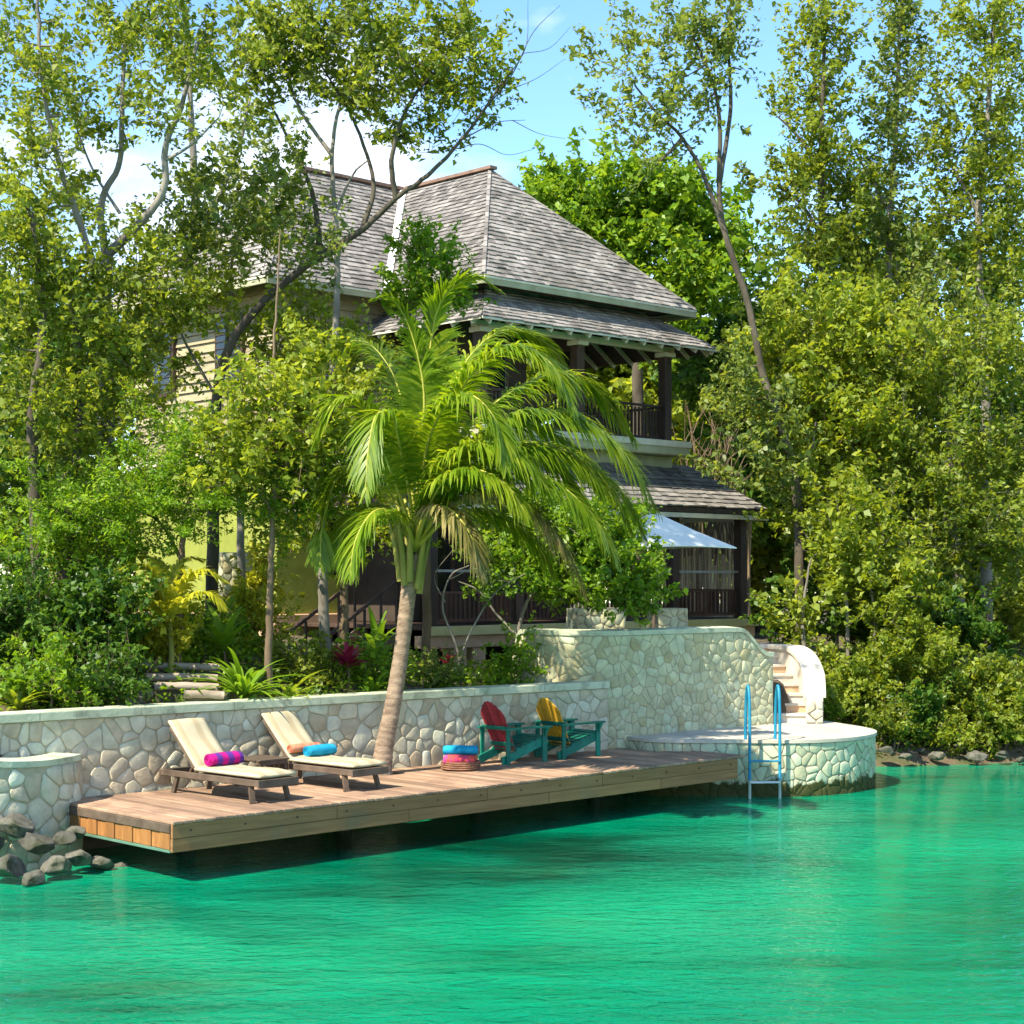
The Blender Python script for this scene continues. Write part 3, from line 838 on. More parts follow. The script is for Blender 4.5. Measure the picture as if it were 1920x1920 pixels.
# main roof: two hipped wings meeting in a valley
roof = MB()
def rp(u, v, z): return (u, v, z)
fA_front = [rp(.45,.45,EZ), rp(7.05,.45,EZ), rp(3.75,3.75,RZ)]
fA_left = [rp(.45,3.45,EZ), rp(.45,.45,EZ), rp(3.75,3.75,RZ), rp(3.75,6.75,RZ)]
fB_front = [rp(-2.67,3.45,EZ), rp(.45,3.45,EZ), rp(3.75,6.75,RZ), rp(.63,6.75,RZ)]
fB_left = [rp(-2.67,10.05,EZ), rp(-2.67,3.45,EZ), rp(.63,6.75,RZ)]
fA_right = [rp(7.05,.45,EZ), rp(7.05,10.05,EZ), rp(3.75,6.75,RZ), rp(3.75,3.75,RZ)]
f_back = [rp(7.05,10.05,EZ), rp(-2.67,10.05,EZ), rp(.63,6.75,RZ), rp(3.75,6.75,RZ)]
for f in (fA_front, fA_left, fB_front, fB_left, fA_right, f_back): roof.poly(f)
roof.poly([rp(.45,.45,EZ-.001), rp(.45,3.45,EZ-.001), rp(-2.67,3.45,EZ-.001), rp(-2.67,10.05,EZ-.001), rp(7.05,10.05,EZ-.001), rp(7.05,.45,EZ-.001)])
RF = roof.build('main_roof', M['roof_deck'], HS)
nshi = shingles(RF, fA_front, 230, seed=2)
nshi += shingles(RF, fA_left, 0, seed=3)
nshi += shingles(RF, fB_front, 60, seed=4)
nshi += shingles(RF, fB_left, 0, seed=5)
nshi += shingles(RF, fA_right, 0, seed=6, expo=0.3, wr=(0.3,0.5))
fas = MB()
for (a, b) in (((.45,.45),(7.05,.45)), ((.45,3.45),(.45,.45)), ((-2.67,3.45),(.45,3.45)), ((-2.67,10.05),(-2.67,3.45)), ((7.05,.45),(7.05,10.05))):
    MB().beam((a[0],a[1],EZ-0.095), (b[0],b[1],EZ-0.095), 0.05, 0.16).build('fascia', M['trim'], RF)
    MB().beam((a[0],a[1],EZ-0.04), (b[0],b[1],EZ-0.04), 0.085, 0.04).build('drip_edge', M['trim_cream'], RF)
MB().beam((3.75,3.62,RZ+0.05), (3.75,6.8,RZ+0.05), 0.22, 0.07).build('ridge_cap', M['ridge'], RF)
MB().beam((.63,6.75,RZ+0.05), (3.7,6.75,RZ+0.05), 0.22, 0.07).build('ridge_cap', M['ridge'], RF)
MB().beam((.40,3.40,EZ+0.05), (3.70,6.70,RZ+0.05), 0.15, 0.05).build('valley_flashing', M['flashing'], RF)
def hipcap(a, b):
    a = np.array(a, float); b = np.array(b, float); L = np.linalg.norm(b-a); k = int(L/0.3)
    for i in range(k):
        p = a+(b-a)*(i/k); q = a+(b-a)*((i+1.15)/k)
        MB().beam(p+(0,0,0.035), q+(0,0,0.020), 0.075, 0.03).build('hip_cap', M['shingle'], RF)
hipcap((.45,.45,EZ),(3.75,3.75,RZ)); hipcap((7.05,.45,EZ),(3.75,3.75,RZ)); hipcap((-2.67,3.45,EZ),(.63,6.75,RZ))

# verandah roof (skirt round the balcony)
VZ, VI = 8.70, 9.58
vr = MB()
vF = [(0,0,VZ),(7.4,0,VZ),(6.1,1.3,VI),(1.3,1.3,VI)]
vL = [(0,4.0,VZ),(0,0,VZ),(1.3,1.3,VI),(1.3,4.0,VI)]
vR = [(7.4,0,VZ),(7.4,5.0,VZ),(6.1,5.0,VI),(6.1,1.3,VI)]
for f in (vF, vL, vR): vr.poly(f)
for f in (vF, vL, vR): vr.poly([(p[0],p[1],p[2]-0.05) for p in reversed(f)])
VR = vr.build('verandah_roof', M['wood_dark'], HS)
nshi += shingles(VR, vF, 200, seed=7); nshi += shingles(VR, vL, 50, seed=8); nshi += shingles(VR, vR, 0, seed=9, expo=0.3)
for k in range(13):
    u = 0.25+k*0.575
    vi = min(1.3, u, 7.4-u)
    ve = max(vi, 0.3)-0.06
    MB().beam((u,0.03,VZ-0.095), (u,ve,VZ-0.095+(ve-0.03)*0.677), 0.055, 0.085).build('rafter', M['trim_cream'], VR)
for k in range(7):
    v = 0.35+k*0.575
    w = min(1.25, v-0.06); zz = VZ-0.095+(w-.03)*.677
    MB().beam((0.03,v,VZ-0.095), (w,v,zz), 0.055, 0.085).build('rafter', M['trim_cream'], VR)
    MB().beam((7.37,v,VZ-0.095), (7.4-w,v,zz), 0.055, 0.085).build('rafter', M['trim_cream'], VR)
MB().beam((-0.0,0.0,VZ-0.03), (7.4,0.0,VZ-0.03), 0.03, 0.05).build('eave_board', M['trim_cream'], VR)
MB().beam((0.0,4.0,VZ-0.03), (0.0,0.03,VZ-0.03), 0.03, 0.05).build('eave_board', M['trim_cream'], VR)

# porch roof above the lower floor
PZ, PI_ = 5.12, 6.12
prf = MB()
pF = [(-1.9,-.4,PZ),(8.6,-.4,PZ),(7.3,.9,PI_),(-.6,.9,PI_)]
pR = [(8.6,-.4,PZ),(8.6,5.5,PZ),(7.3,5.5,PI_),(7.3,.9,PI_)]
pL = [(-1.9,3.9,PZ),(-1.9,-.4,PZ),(-.6,.9,PI_),(-.6,3.9,PI_)]
for f in (pF, pR, pL): prf.poly(f); prf.poly([(p[0],p[1],p[2]-0.05) for p in reversed(f)])
PR = prf.build('porch_roof', M['wood_dark'], HS)
nshi += shingles(PR, pF, 250, seed=10); nshi += shingles(PR, pR, 0, seed=11, expo=0.3); nshi += shingles(PR, pL, 0, seed=12)
for (a, b) in (((-1.9,-.4),(8.6,-.4)), ((8.6,-.4),(8.6,5.5)), ((-1.9,3.9),(-1.9,-.4))):
    MB().beam((a[0],a[1],PZ-0.09), (b[0],b[1],PZ-0.09), 0.04, 0.10).build('fascia', M['wood_dark'], PR)
    MB().beam((a[0],a[1],PZ-0.21), (b[0],b[1],PZ-0.21), 0.07, 0.10).build('gutter', M['trim_cream'], PR)

# floors, posts, railings
def solid(name, mat, parent, *b, bev=0.01): return MB().bbox(*b, bev).build(name, mat, parent)
BF = solid('balcony_floor', M['trim'], HS, .25, 6.75, .35, 5.0, 6.28, 6.58, bev=0.02)
solid('edge_board', M['trim_cream'], BF, .22, 6.78, .32, .349, 6.46, 6.60)
solid('frieze', M['trim'], HS, .6, 6.6, .75, 4.8, 5.7, 6.278)
PF2 = solid('porch_floor', M['wood_dark'], HS, -1.7, 8.4, -.28, 4.0, 2.55, 2.63)
solid('rim_beam', M['yellow_beam'], PF2, -1.72, 8.42, -.31, -.282, 2.44, 2.625)
solid('floor_beam', M['peach'], PF2, -1.68, 8.38, -.22, .1, 2.20, 2.438)
for u in (-.75, -.25, 2.6, 5.4, 8.0):
    solid('foundation_pillar', M['peach'], HS, u-.17, u+.17, -.18, .16, 1.2, 2.2)
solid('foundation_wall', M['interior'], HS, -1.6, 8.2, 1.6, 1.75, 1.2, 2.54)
for u in (.6, 3.45, 6.3):
    p = solid('balcony_post', M['wood_dark'], HS, u-.11, u+.11, .6, .82, 6.58, 8.52)
    solid('post_cap', M['trim_cream'], p, u-.16, u+.16, .52, .88, 8.50, 8.60)
solid('balcony_post', M['wood_dark'], HS, 6.19, 6.41, 3.6, 3.82, 6.58, 8.9)
solid('verandah_beam', M['trim_cream'], HS, .4, 6.55, .64, .78, 8.602, 8.74)
for u in (-1.4, .9, 3.3, 5.7, 8.08):
    solid('porch_post', M['wood_dark'], HS, u-.11, u+.11, -.14, .08, 2.63, 4.90)
solid('porch_post', M['wood_dark'], HS, 7.97, 8.19, 3.6, 3.82, 2.63, 4.95)
solid('porch_beam', M['wood_dark'], HS, -1.6, 8.3, -.1, .06, 4.9, 5.05)
def railing(parent, a, b, z, h, step, mat, top_mat, mid=True):
    a = np.array(a, float); b = np.array(b, float); L = np.linalg.norm(b-a); d = (b-a)/L
    R = MB().beam((*a, z+h), (*b, z+h), 0.08, 0.05).build('railing', top_mat, parent)
    MB().beam((*a, z+0.09), (*b, z+0.09), 0.05, 0.06).build('bottom_rail', mat, R)
    if mid: MB().beam((*a, z+h*0.60), (*b, z+h*0.60), 0.045, 0.05).build('middle_rail', mat, R)
    k = int(L/step)
    hb = h*0.60 if mid else h-0.025
    me = raw_mesh('baluster', np.array(MB().box(-.02,.02,-.018,.018,z+0.12,z+hb-0.025).v), MB().box(-.02,.02,-.018,.018,0,1).f, mat)
    for i in range(k):
        p = a+d*(i+0.5)*L/k
        link('baluster', me, R, (p[0], p[1], 0))
    return R
M['rail_grey'] = pmat('rail_grey', ((0.24,0.24,0.21),(0.38,0.38,0.33)), 4, 0.6, 0.1, 20)
for (a, b) in (((.75,.71),(3.3,.71)), ((3.6,.71),(6.18,.71)), ((6.3,.84),(6.3,3.55))):
    railing(HS, a, b, 6.58, 0.80, 0.115, M['wood_dark'], M['wood_dark'], mid=False)
for (a, b) in (((-1.28,-.03),(.78,-.03)), ((1.02,-.03),(3.18,-.03)), ((3.42,-.03),(5.58,-.03)), ((5.82,-.03),(7.96,-.03)), ((8.08,.1),(8.08,3.55))):
    R = railing(HS, a, b, 2.63, 1.05, 0.12, M['wood_red'], M['rail_grey'], mid=True)

# rooms: dark timber walls behind the verandahs, plaster and boarded walls on the left wing
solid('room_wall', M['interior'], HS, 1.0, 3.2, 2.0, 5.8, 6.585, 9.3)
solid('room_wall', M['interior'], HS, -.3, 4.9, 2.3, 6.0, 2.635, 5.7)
for u in (0.4, 2.0, 3.6):
    w = solid('door', M['wood_red'], HS, u, u+.9, 2.24, 2.298, 2.65, 4.75)
    solid('door_panel', M['glass'], w, u+.12, u+.78, 2.225, 2.238, 3.2, 4.6)
w = solid('door', M['wood_dark'], HS, 1.6, 2.6, 1.93, 1.998, 6.6, 8.6)
solid('door_panel', M['glass'], w, 1.72, 2.48, 1.915, 1.928, 7.2, 8.45)
LWm = solid('plaster_wall', M['lime'], HS, -2.00, 1.2, 4.05, 9.4, 2.80, 6.0, bev=0.02)
solid('plinth', M['peach'], HS, -2.12, 1.3, 3.95, 9.5, 1.6, 2.798, bev=0.02)
solid('ledge', M['trim_cream'], HS, -2.20, 1.25, 3.86, 9.5, 6.003, 6.14)
solid('upper_wall', M['siding'], HS, -1.97, 1.22, 4.08, 9.38, 6.143, 9.55)
SW = HS
k = 0
z = 6.15
while z < 9.45:
    h = 0.205
    MB().add([(-2.0,9.4,z),(-2.0,4.05,z),(-1.975,4.08,z+h-.006),(-1.975,9.4,z+h-.006),(-2.035,9.4,z),(-2.035,4.015,z),(-1.985,4.065,z+h-.006),(-1.985,9.4,z+h-.006)],
             [(4,5,6,7),(5,4,0,1),(5,1,2,6),(7,6,2,3)]).build('siding_board', M['siding'], HS)
    MB().add([(-2.0,4.05,z),(1.2,4.05,z),(1.2,4.08,z+h-.006),(-1.975,4.08,z+h-.006),(-2.035,4.015,z),(1.2,4.015,z),(1.2,4.065,z+h-.006),(-1.985,4.065,z+h-.006)],
             [(4,5,6,7),(5,4,0,1),(5,1,2,6),(0,4,7,3)]).build('siding_board', M['siding'], HS)
    z += h
def window_left(v0, v1, z0, z1):
    w = solid('window', M['wood_dark'], HS, -2.11, -2.0, v0, v1, z0, z1)
    for i in range(2):
        a = v0+.07+(v1-v0-.14)*i/2+.02; b = v0+.07+(v1-v0-.14)*(i+1)/2-.02
        solid('pane', M['glass'], w, -2.122, -2.1105, a, b, z0+.08, z1-.08, bev=0.003)
    for i in range(9):
        zz = z0+.12+i*(z1-z0-.24)/9
        MB().beam((-2.13,v0+.05,zz), (-2.13,v1-.05,zz), 0.03, 0.012, (0.5,0,1)).build('louvre_slat', M['wood_dark'], w)
def window_front(u0, u1, z0, z1, vf=4.0):
    w = solid('window', M['wood_dark'], HS, u0, u1, vf-.09, vf+.02, z0, z1)
    solid('pane', M['glass'], w, u0+.08, u1-.08, vf-.102, vf-.0905, z0+.08, z1-.08, bev=0.003)
    for i in range(9):
        zz = z0+.12+i*(z1-z0-.24)/9
        MB().beam((u0+.05,vf-.11,zz), (u1-.05,vf-.11,zz), 0.03, 0.012, (0,0.5,1)).build('louvre_slat', M['wood_dark'], w)
window_left(5.1, 6.1, 7.55, 9.1); window_left(7.7, 8.7, 7.55, 9.1)
window_front(-.95, .1, 7.5, 8.9)
window_front(-.9, 0.0, 3.6, 5.0)
# outside stair to the porch
STP = empty('entry_stair', (0,0,0), 0, HS)
for k in range(6):
    solid('tread', M['ridge'], STP, -1.75-0.27*(k+1), -1.75-0.27*k+.03, .5, 1.7, 2.55-0.17*(k+1), 2.59-0.17*(k+1))
for v in (.46, 1.74):
    MB().beam((-1.7,v,2.48), (-3.55,v,1.35), 0.05, 0.2).build('stringer', M['ridge'], STP)
    MB().beam((-1.7,v,3.55), (-3.5,v,2.45), 0.06, 0.06).build('handrail', M['wood_dark'], STP)
    for k in range(5):
        u = -1.8-k*.4
        MB().box(u-.02,u+.02,v-.02,v+.02,2.42-(-u-1.7)*.61,3.5-(-u-1.7)*.61).build('baluster', M['wood_dark'], STP)
print('shingles', nshi)

# ------------------------------------------------------------------ stone piers and umbrella on the terrace
def pier(x, y, w, dpt, z0, z1, rz, label, group):
    b = (x, y, z0)
    e = empty('stone_pier', b); tag(e, label, 'pier', group)
    ca, sa = math.cos(rz), math.sin(rz)
    cs = [(x+ca*a-sa*c, y+sa*a+ca*c) for (a, c) in ((-w/2,dpt/2),(-w/2,-dpt/2),(w/2,-dpt/2),(w/2,dpt/2))]
    MB().prism([(p[0]-x, p[1]-y) for p in cs], 0, z1-z0).build('mortar_core', M['mortar'], e)
    for i in range(3):
        put_stones(e, Path([cs[i], cs[i+1]], straight=True), max(z0, z1-0.75), lambda s: z1-0.005, 0.16, rng, M['stone_tall'], base=b, proud=0.014, gap=0.008)
    return e
p = pt(1117, 1140, 32.0); pier(p[0], p[1], 0.98, 0.5, 1.6, p[2], 0.35, 'wide stone pier showing above the tall wall, under the small tree', 'stone piers')
p = pt(1251, 1140, 32.6); pier(p[0], p[1], 0.62, 0.5, 1.6, p[2], 0.35, 'narrow stone pier showing above the tall wall, by the porch railing', 'stone piers')
p = pt(437, 1036, 31.2); pier(p[0], p[1], 0.56, 0.5, 2.0, p[2], 0.5, 'stone pillar in front of the lime green wall among plants', 'stone piers')

ux, uy, uz = pt(1226, 1027, 32.2)
UB = empty('patio_umbrella', (ux, uy, 1.9)); tag(UB, 'pale blue-white square patio umbrella below the porch roof', 'umbrella')
cz = uz-1.9; top = cz+0.68; R_ = 1.55
can = MB(); nseg = 6
rim = []
for k in range(4):
    a0 = math.radians(-8+90*k); a1 = math.radians(-8+90*(k+1))
    A = np.array([R_*math.cos(a0), R_*math.sin(a0)]); B = np.array([R_*math.cos(a1), R_*math.sin(a1)])
    for i in range(nseg):
        t = i/nseg; p = A+(B-A)*t; rim.append((p[0]*(1-.06*math.sin(math.pi*t)), p[1]*(1-.06*math.sin(math.pi*t)), cz+0.03*math.sin(math.pi*t)))
n = len(rim)
V = [(0,0,top)] + [(p[0]*.5, p[1]*.5, cz+(top-cz)*.47) for p in rim] + rim + [(p[0],p[1],p[2]-.02) for p in rim]
F = [(0,1+i,1+(i+1)%n) for i in range(n)] + [(1+i,1+n+i,1+n+(i+1)%n,1+(i+1)%n) for i in range(n)] + [(1+n+i,1+2*n+i,1+2*n+(i+1)%n,1+n+(i+1)%n) for i in range(n)]
can.add(V, F).build('canopy', M['canvas'], UB)
MB().tube([(0,0,-0.35),(0,0,top+.12)], [.03,.03], 10).build('pole', M['wood_teak'], UB)
MB().lathe([(.28,-.35),(.28,-.24),(.08,-.2)], 18).build('base', M['rail_grey'], UB)
for k in range(4):
    a0 = math.radians(-8+90*k)
    MB().beam((0,0,top-.06), (R_*.97*math.cos(a0), R_*.97*math.sin(a0), cz-.02), .025, .03).build('rib', M['wood_teak'], UB)

# bamboo screen fence behind the porch
fa = pt(1235, 1100, 44.0); fb = pt(1405, 1100, 47.0)
BFm = empty('bamboo_fence', (fa[0], fa[1], 1.9)); tag(BFm, 'tall screen of brown bamboo poles behind the porch', 'fence')
d_ = fb-fa
for k in range(38):
    t = k/37; h = 3.6+random.uniform(-.3,.5)
    x, y = d_[0]*t, d_[1]*t+random.uniform(-.05,.05)
    MB().tube([(x,y,-.3),(x+random.uniform(-.04,.04),y,h*.5),(x+random.uniform(-.08,.08),y,h)], [.045,.042,.03], 6).build('bamboo_pole', M['bamboo'], BFm, True)
for z in (.6, 2.4):
    MB().beam((0,.08,z), (d_[0],d_[1]+.08,z), .05, .05).build('cross_rail', M['bamboo'], BFm)
# ------------------------------------------------------------------ loungers, table, chairs, towels
def pillow_box(x0, x1, y0, y1, z0, z1, nx=14, ny=6, r=0.035, sag=0.018):
    """soft slab: rounded edges, slightly uneven top"""
    mb = MB(); xs = np.linspace(0,1,nx+1); ys = np.linspace(0,1,ny+1); V = []
    def edge(t, L): 
        d = min(t, 1-t)*L
        return 1 - max(0, 1-d/r)**2 if d < r else 1.0
    for side in (1, 0):
        for a in xs:
            for b in ys:
                k = min(edge(a, x1-x0), edge(b, y1-y0)); zm = (z0+z1)/2; hh = (z1-z0)/2*(0.35+0.65*k)
                bump = sag*math.sin(a*9.0+1.0)*math.sin(b*math.pi)
                V.append((x0+(x1-x0)*a, y0+(y1-y0)*b, zm+hh+bump if side else zm-hh))
    w = ny+1; o2 = (nx+1)*w
    F = []
    for i in range(nx):
        for j in range(ny):
            F.append((i*w+j, (i+1)*w+j, (i+1)*w+j+1, i*w+j+1)); F.append((o2+i*w+j, o2+i*w+j+1, o2+(i+1)*w+j+1, o2+(i+1)*w+j))
    for i in range(nx):
        F.append((i*w, o2+i*w, o2+(i+1)*w, (i+1)*w)); F.append((i*w+ny, (i+1)*w+ny, o2+(i+1)*w+ny, o2+i*w+ny))
    for j in range(ny):
        F.append((j, j+1, o2+j+1, o2+j)); F.append((nx*w+j, o2+nx*w+j, o2+nx*w+j+1, nx*w+j+1))
    return mb.add(V, F)

def lounger(u, v, rot, label):
    xy = duv(u, v)
    E = empty('sun_lounger', (xy[0], xy[1], DECK_Z), rot); tag(E, label, 'sun lounger', 'sun loungers on the deck')
    for s in (-1, 1):
        MB().bbox(-1.02, 0.99, s*.30-.022, s*.30+.022, .215, .295, .006).build('side_rail', M['wood_teak'], E)
        MB().beam((-.70,s*.27,.215), (-.76,s*.29,0.0), .065, .05).build('leg', M['wood_teak'], E)
        MB().beam((.80,s*.27,.215), (.86,s*.29,0.0), .065, .05).build('leg', M['wood_teak'], E)
    MB().bbox(.985, 1.02, -.33, .33, .20, .30, .006).build('end_rail', M['wood_teak'], E)
    MB().bbox(-1.03, -.985, -.33, .33, .21, .29, .006).build('end_rail', M['wood_teak'], E)
    for k in range(9):
        x = -.22+k*.135
        MB().bbox(x, x+.09, -.277, .277, .272, .294, .004).build('seat_slat', M['wood_teak'], E)
    # raised back
    ang = math.radians(44); ca, sa = math.cos(ang), math.sin(ang)
    hx, hz = -.28, .30
    B = empty('backrest', (hx, 0, hz), 0, E); B.rotation_euler = (0, ang, 0)       # local -x runs up the back
    for s in (-1, 1):
        MB().bbox(-.80, 0.0, s*.26-.02, s*.26+.02, -.03, .01, .004).build('back_frame', M['wood_teak'], B)
    for k in range(5):
        x = -.78+k*.16
        MB().bbox(x, x+.09, -.238, .238, -.018, .008, .004).build('back_slat', M['wood_teak'], B)
    c = pillow_box(-.86, .02, -.30, .30, .012, .085).build('back_cushion', M['cushion'], B, True)
    # rear prop
    MB().beam((hx-.42*ca,0.0,hz+.42*sa-.03), (-.78,0.0,.24), .03, .03).build('back_prop', M['wood_teak'], E)
    pillow_box(-.30, 1.0, -.305, .305, .297, .385).build('seat_cushion', M['cushion'], E, True)
    return E

def rolled_towel(loc, rz, length, r, mats, label, group=None, squash=0.85):
    E = empty('rolled_towel', loc, rz); tag(E, label, 'towel', group)
    n = 22; sec = 8; V = []; F = []
    for i in range(sec+1):
        y = -length/2+length*i/sec
        k = 1-0.10*max(0, abs(i/sec-.5)*2-.75)/.25
        for j in range(n):
            a = 2*math.pi*j/n
            rr = r*k*(1+.05*math.sin(2*a+.9*i)+.035*math.sin(5*a+1.7*i)+.02*math.sin(9*a-i))
            V.append((rr*math.cos(a)*1.08, y, r*squash+rr*squash*math.sin(a)))
    for i in range(sec):
        for j in range(n): F.append((i*n+j, i*n+(j+1)%n, (i+1)*n+(j+1)%n, (i+1)*n+j))
    MB().add(V, F).build('roll', mats[0], E, True)
    for s in (-1, 1):               # spiral ends
        sp = MB(); y = s*(length/2-.002); pts = []
        for j in range(56):
            a = j*.34; q = r*.08+r*.84*j/56
            pts.append((q*math.cos(a)*1.06, y+s*.004, r*squash+q*squash*math.sin(a)))
        sp.tube(pts, [r*.075]*len(pts), 5).build('spiral_end', mats[-1], E, True)
        MB().add([(r*1.0*math.cos(2*math.pi*j/n), y, r*squash+r*.94*squash*math.sin(2*math.pi*j/n)) for j in range(n)], [tuple(range(n))]).build('end_face', mats[-1], E)
    return E

LR = math.radians(-42)
lounger(1.84, 1.55, LR, 'cream cushioned wooden sun lounger with purple towel, nearer the deck corner')
lounger(3.42, 1.66, LR, 'cream cushioned wooden sun lounger with coral and turquoise towels, nearer the palm')
def on_lounger(u, v, x, y): 
    b = duv(u, v); return (b[0]+math.cos(LR)*x-math.sin(LR)*y, b[1]+math.sin(LR)*x+math.cos(LR)*y)
p = on_lounger(1.84, 1.55, -.10, .02); rolled_towel((p[0],p[1],DECK_Z+.383), LR, .50, .10, [M['towel_purple'], M['towel_purple']], 'magenta and purple rolled towel on the nearer lounger')
p = on_lounger(3.42, 1.66, -.06, .06); rolled_towel((p[0],p[1],DECK_Z+.383), LR, .46, .09, [M['towel_blue'], M['towel_blue']], 'turquoise rolled towel on the lounger beside the palm')
p = on_lounger(3.42, 1.66, -.26, -.05); rolled_towel((p[0],p[1],DECK_Z+.43), LR, .50, .07, [M['towel_coral'], M['towel_coral']], 'coral folded towel against the backrest of the lounger beside the palm')

xy = duv(2.75, 2.08)
TB = empty('side_table', (xy[0], xy[1], DECK_Z), LR); tag(TB, 'low dark wooden side table between the two loungers', 'table')
for k in range(6):
    MB().bbox(-.30+k*.1, -.208+k*.1, -.26, .26, .36, .385, .004).build('top_slat', M['wood_teak'], TB)
for sx in (-1, 1):
    MB().bbox(sx*.25-.02, sx*.25+.02, -.24, .24, .31, .358, .004).build('apron', M['wood_teak'], TB)
    for sy in (-1, 1):
        MB().bbox(sx*.25-.024, sx*.25+.024, sy*.21-.024, sy*.21+.024, 0, .309, .004).build('leg', M['wood_teak'], TB)

def adirondack(loc, rz, back, label):
    E = empty('garden_armchair', loc, rz); E.scale = (.94,.94,.96); tag(E, label, 'armchair', 'painted slat armchairs')
    T = M['teal']
    for s in (-1, 1):
        MB().bbox(.36, .46, s*.31-.016, s*.31+.016, 0, .545, .004).build('front_leg', T, E)
        MB().beam((.44,s*.275,.335), (-.50,s*.275,.05), .032, .13).build('seat_stringer', T, E)
        MB().bbox(-.44, -.36, s*.31-.016, s*.31+.016, 0, .545, .004).build('rear_post', T, E)
        V = []
        prof = [(-.48,.03),(-.30,.055),(.10,.075),(.42,.08),(.52,.06),(.545,0),(.52,-.055),(.42,-.065),(-.48,-.045)]
        MB().prism([(x, s*.325+y*s) for (x, y) in (prof if s > 0 else list(reversed(prof)))], .547, .572).build('armrest', T, E)
        MB().add([(.38,s*.327,.545),(.46,s*.327,.545),(.40,s*.327,.38),(.38,s*.39,.545),(.46,s*.39,.545)], [(0,1,2),(0,3,4,1),(2,1,4),(0,2,3),(2,4,3)]).build('arm_bracket', T, E)
    MB().bbox(.44, .462, -.292, .292, .27, .385, .004).build('front_apron', T, E)
    for k in range(6):
        x = .37-k*.105; z = .395-k*.032
        MB().beam((x,-.292,z), (x,.292,z), .092, .022, (-.29,0,1)).build('seat_slat', T, E)
    lean = math.radians(27)
    b = empty('backrest', (-.17, 0, .20), 0, E); b.rotation_euler = (0, -lean, 0)
    tops = [.70, .80, .86, .88, .86, .80, .70]
    for k in range(7):
        y0 = (k-3.5)*.079
        t = tops[k]; tl = tops[k-1] if k > 0 else .58; tr = tops[k+1] if k < 6 else .58
        sl = (tl+t)/2-.0; sr = (tr+t)/2
        w0, w1 = y0+.004, y0+.075
        f0, f1 = w0*.86, w1*.86
        V = [(-.011,f0,0),(-.011,f1,0),(-.011,w1,sr),(-.011,(w0+w1)/2,t+.012),(-.011,w0,sl)]
        V += [(.011,y,z) for (_,y,z) in V]
        MB().add(V, [(4,3,2,1,0),(5,6,7,8,9),(0,1,6,5),(1,2,7,6),(2,3,8,7),(3,4,9,8),(4,0,5,9)]).build('back_slat', back, b)
    MB().bbox(-.034, -.012, -.27, .27, .09, .16, .004).build('lower_batten', T, b)
    MB().bbox(-.034, -.012, -.33, .33, .385, .455, .004).build('upper_batten', T, b)
    return E
cr = math.radians(43)
adirondack((0.02, 26.15, DECK_Z), cr, M['red'], 'teal slat armchair with red back, next to the towel basket')
adirondack((0.88, 26.95, DECK_Z), cr, M['yellow'], 'teal slat armchair with yellow back, nearer the tall wall')

bx, by = on_z(864, 1443, DECK_Z)[:2]
BK = empty('towel_basket', (bx, by, DECK_Z)); tag(BK, 'low round woven basket holding rolled towels beside the red-backed armchair', 'basket')
MB().lathe([(.235,.0),(.27,.03),(.285,.09),(.28,.13),(.262,.13),(.262,.05),(.0001,.04)], 26).build('bowl', M['basket'], BK, True)
for z in (.03,.06,.09,.12):
    P = [(.283*math.cos(a), .283*math.sin(a), z) for a in np.linspace(0, 2*math.pi, 30)]
    MB().tube(P, [.012]*30, 5).build('weave_band', M['basket'], BK, True)
rolled_towel((bx-.02, by-.115, DECK_Z+.085), math.radians(90), .44, .085, [M['towel_pink'], M['towel_pink']], 'pink and orange rolled towel at the front of the basket')
rolled_towel((bx+.02, by+.10, DECK_Z+.085), math.radians(84), .42, .085, [M['towel_coral'], M['towel_coral']], 'coral rolled towel at the back of the basket')
rolled_towel((bx-.005, by-.02, DECK_Z+.215), math.radians(93), .50, .085, [M['towel_blue'], M['towel_blue']], 'bright blue rolled towel on top of the basket')
# ------------------------------------------------------------------ vegetation
def leaf_arrays(rg, C, size, spread_l=0.55, up=0.5, droop=0.0):
    """one folded rhombic leaf at each point of C"""
    n = len(C)
    L = size*(0.5+rg.random(n)**1.6*1.05); W = L*rg.uniform(0.38, 0.75, n)*spread_l/0.55
    nrm = rg.normal(size=(n,3)); nrm[:,2] = np.abs(nrm[:,2])*0.8+up
    nrm /= np.linalg.norm(nrm, axis=1)[:,None]
    a = rg.normal(size=(n,3)); a[:,2] -= droop
    a -= nrm*np.sum(a*nrm, axis=1)[:,None]; a /= np.linalg.norm(a, axis=1)[:,None]+1e-9
    b = np.cross(nrm, a)
    fold = (W*0.28)[:,None]*nrm
    V = np.stack([C-a*(L/2)[:,None], C+b*(W/2)[:,None]+fold, C+a*(L/2)[:,None]-nrm*(L*0.12)[:,None], C-b*(W/2)[:,None]+fold], axis=1).reshape(-1,3)
    F = np.arange(4*n).reshape(-1,4)
    return V, F

def tubes_mesh(tubes, base, n_big=8):
    V = []; F = []; o = 0
    for (P, R) in tubes:
        n = n_big if R[0] > 0.03 else (5 if R[0] > 0.014 else 3)
        v, f = tube_arrays(np.asarray(P), np.asarray(R), n)
        V.append(v); F.append(f+o); o += len(v)
    return np.vstack(V)-np.asarray(base), np.vstack(F)

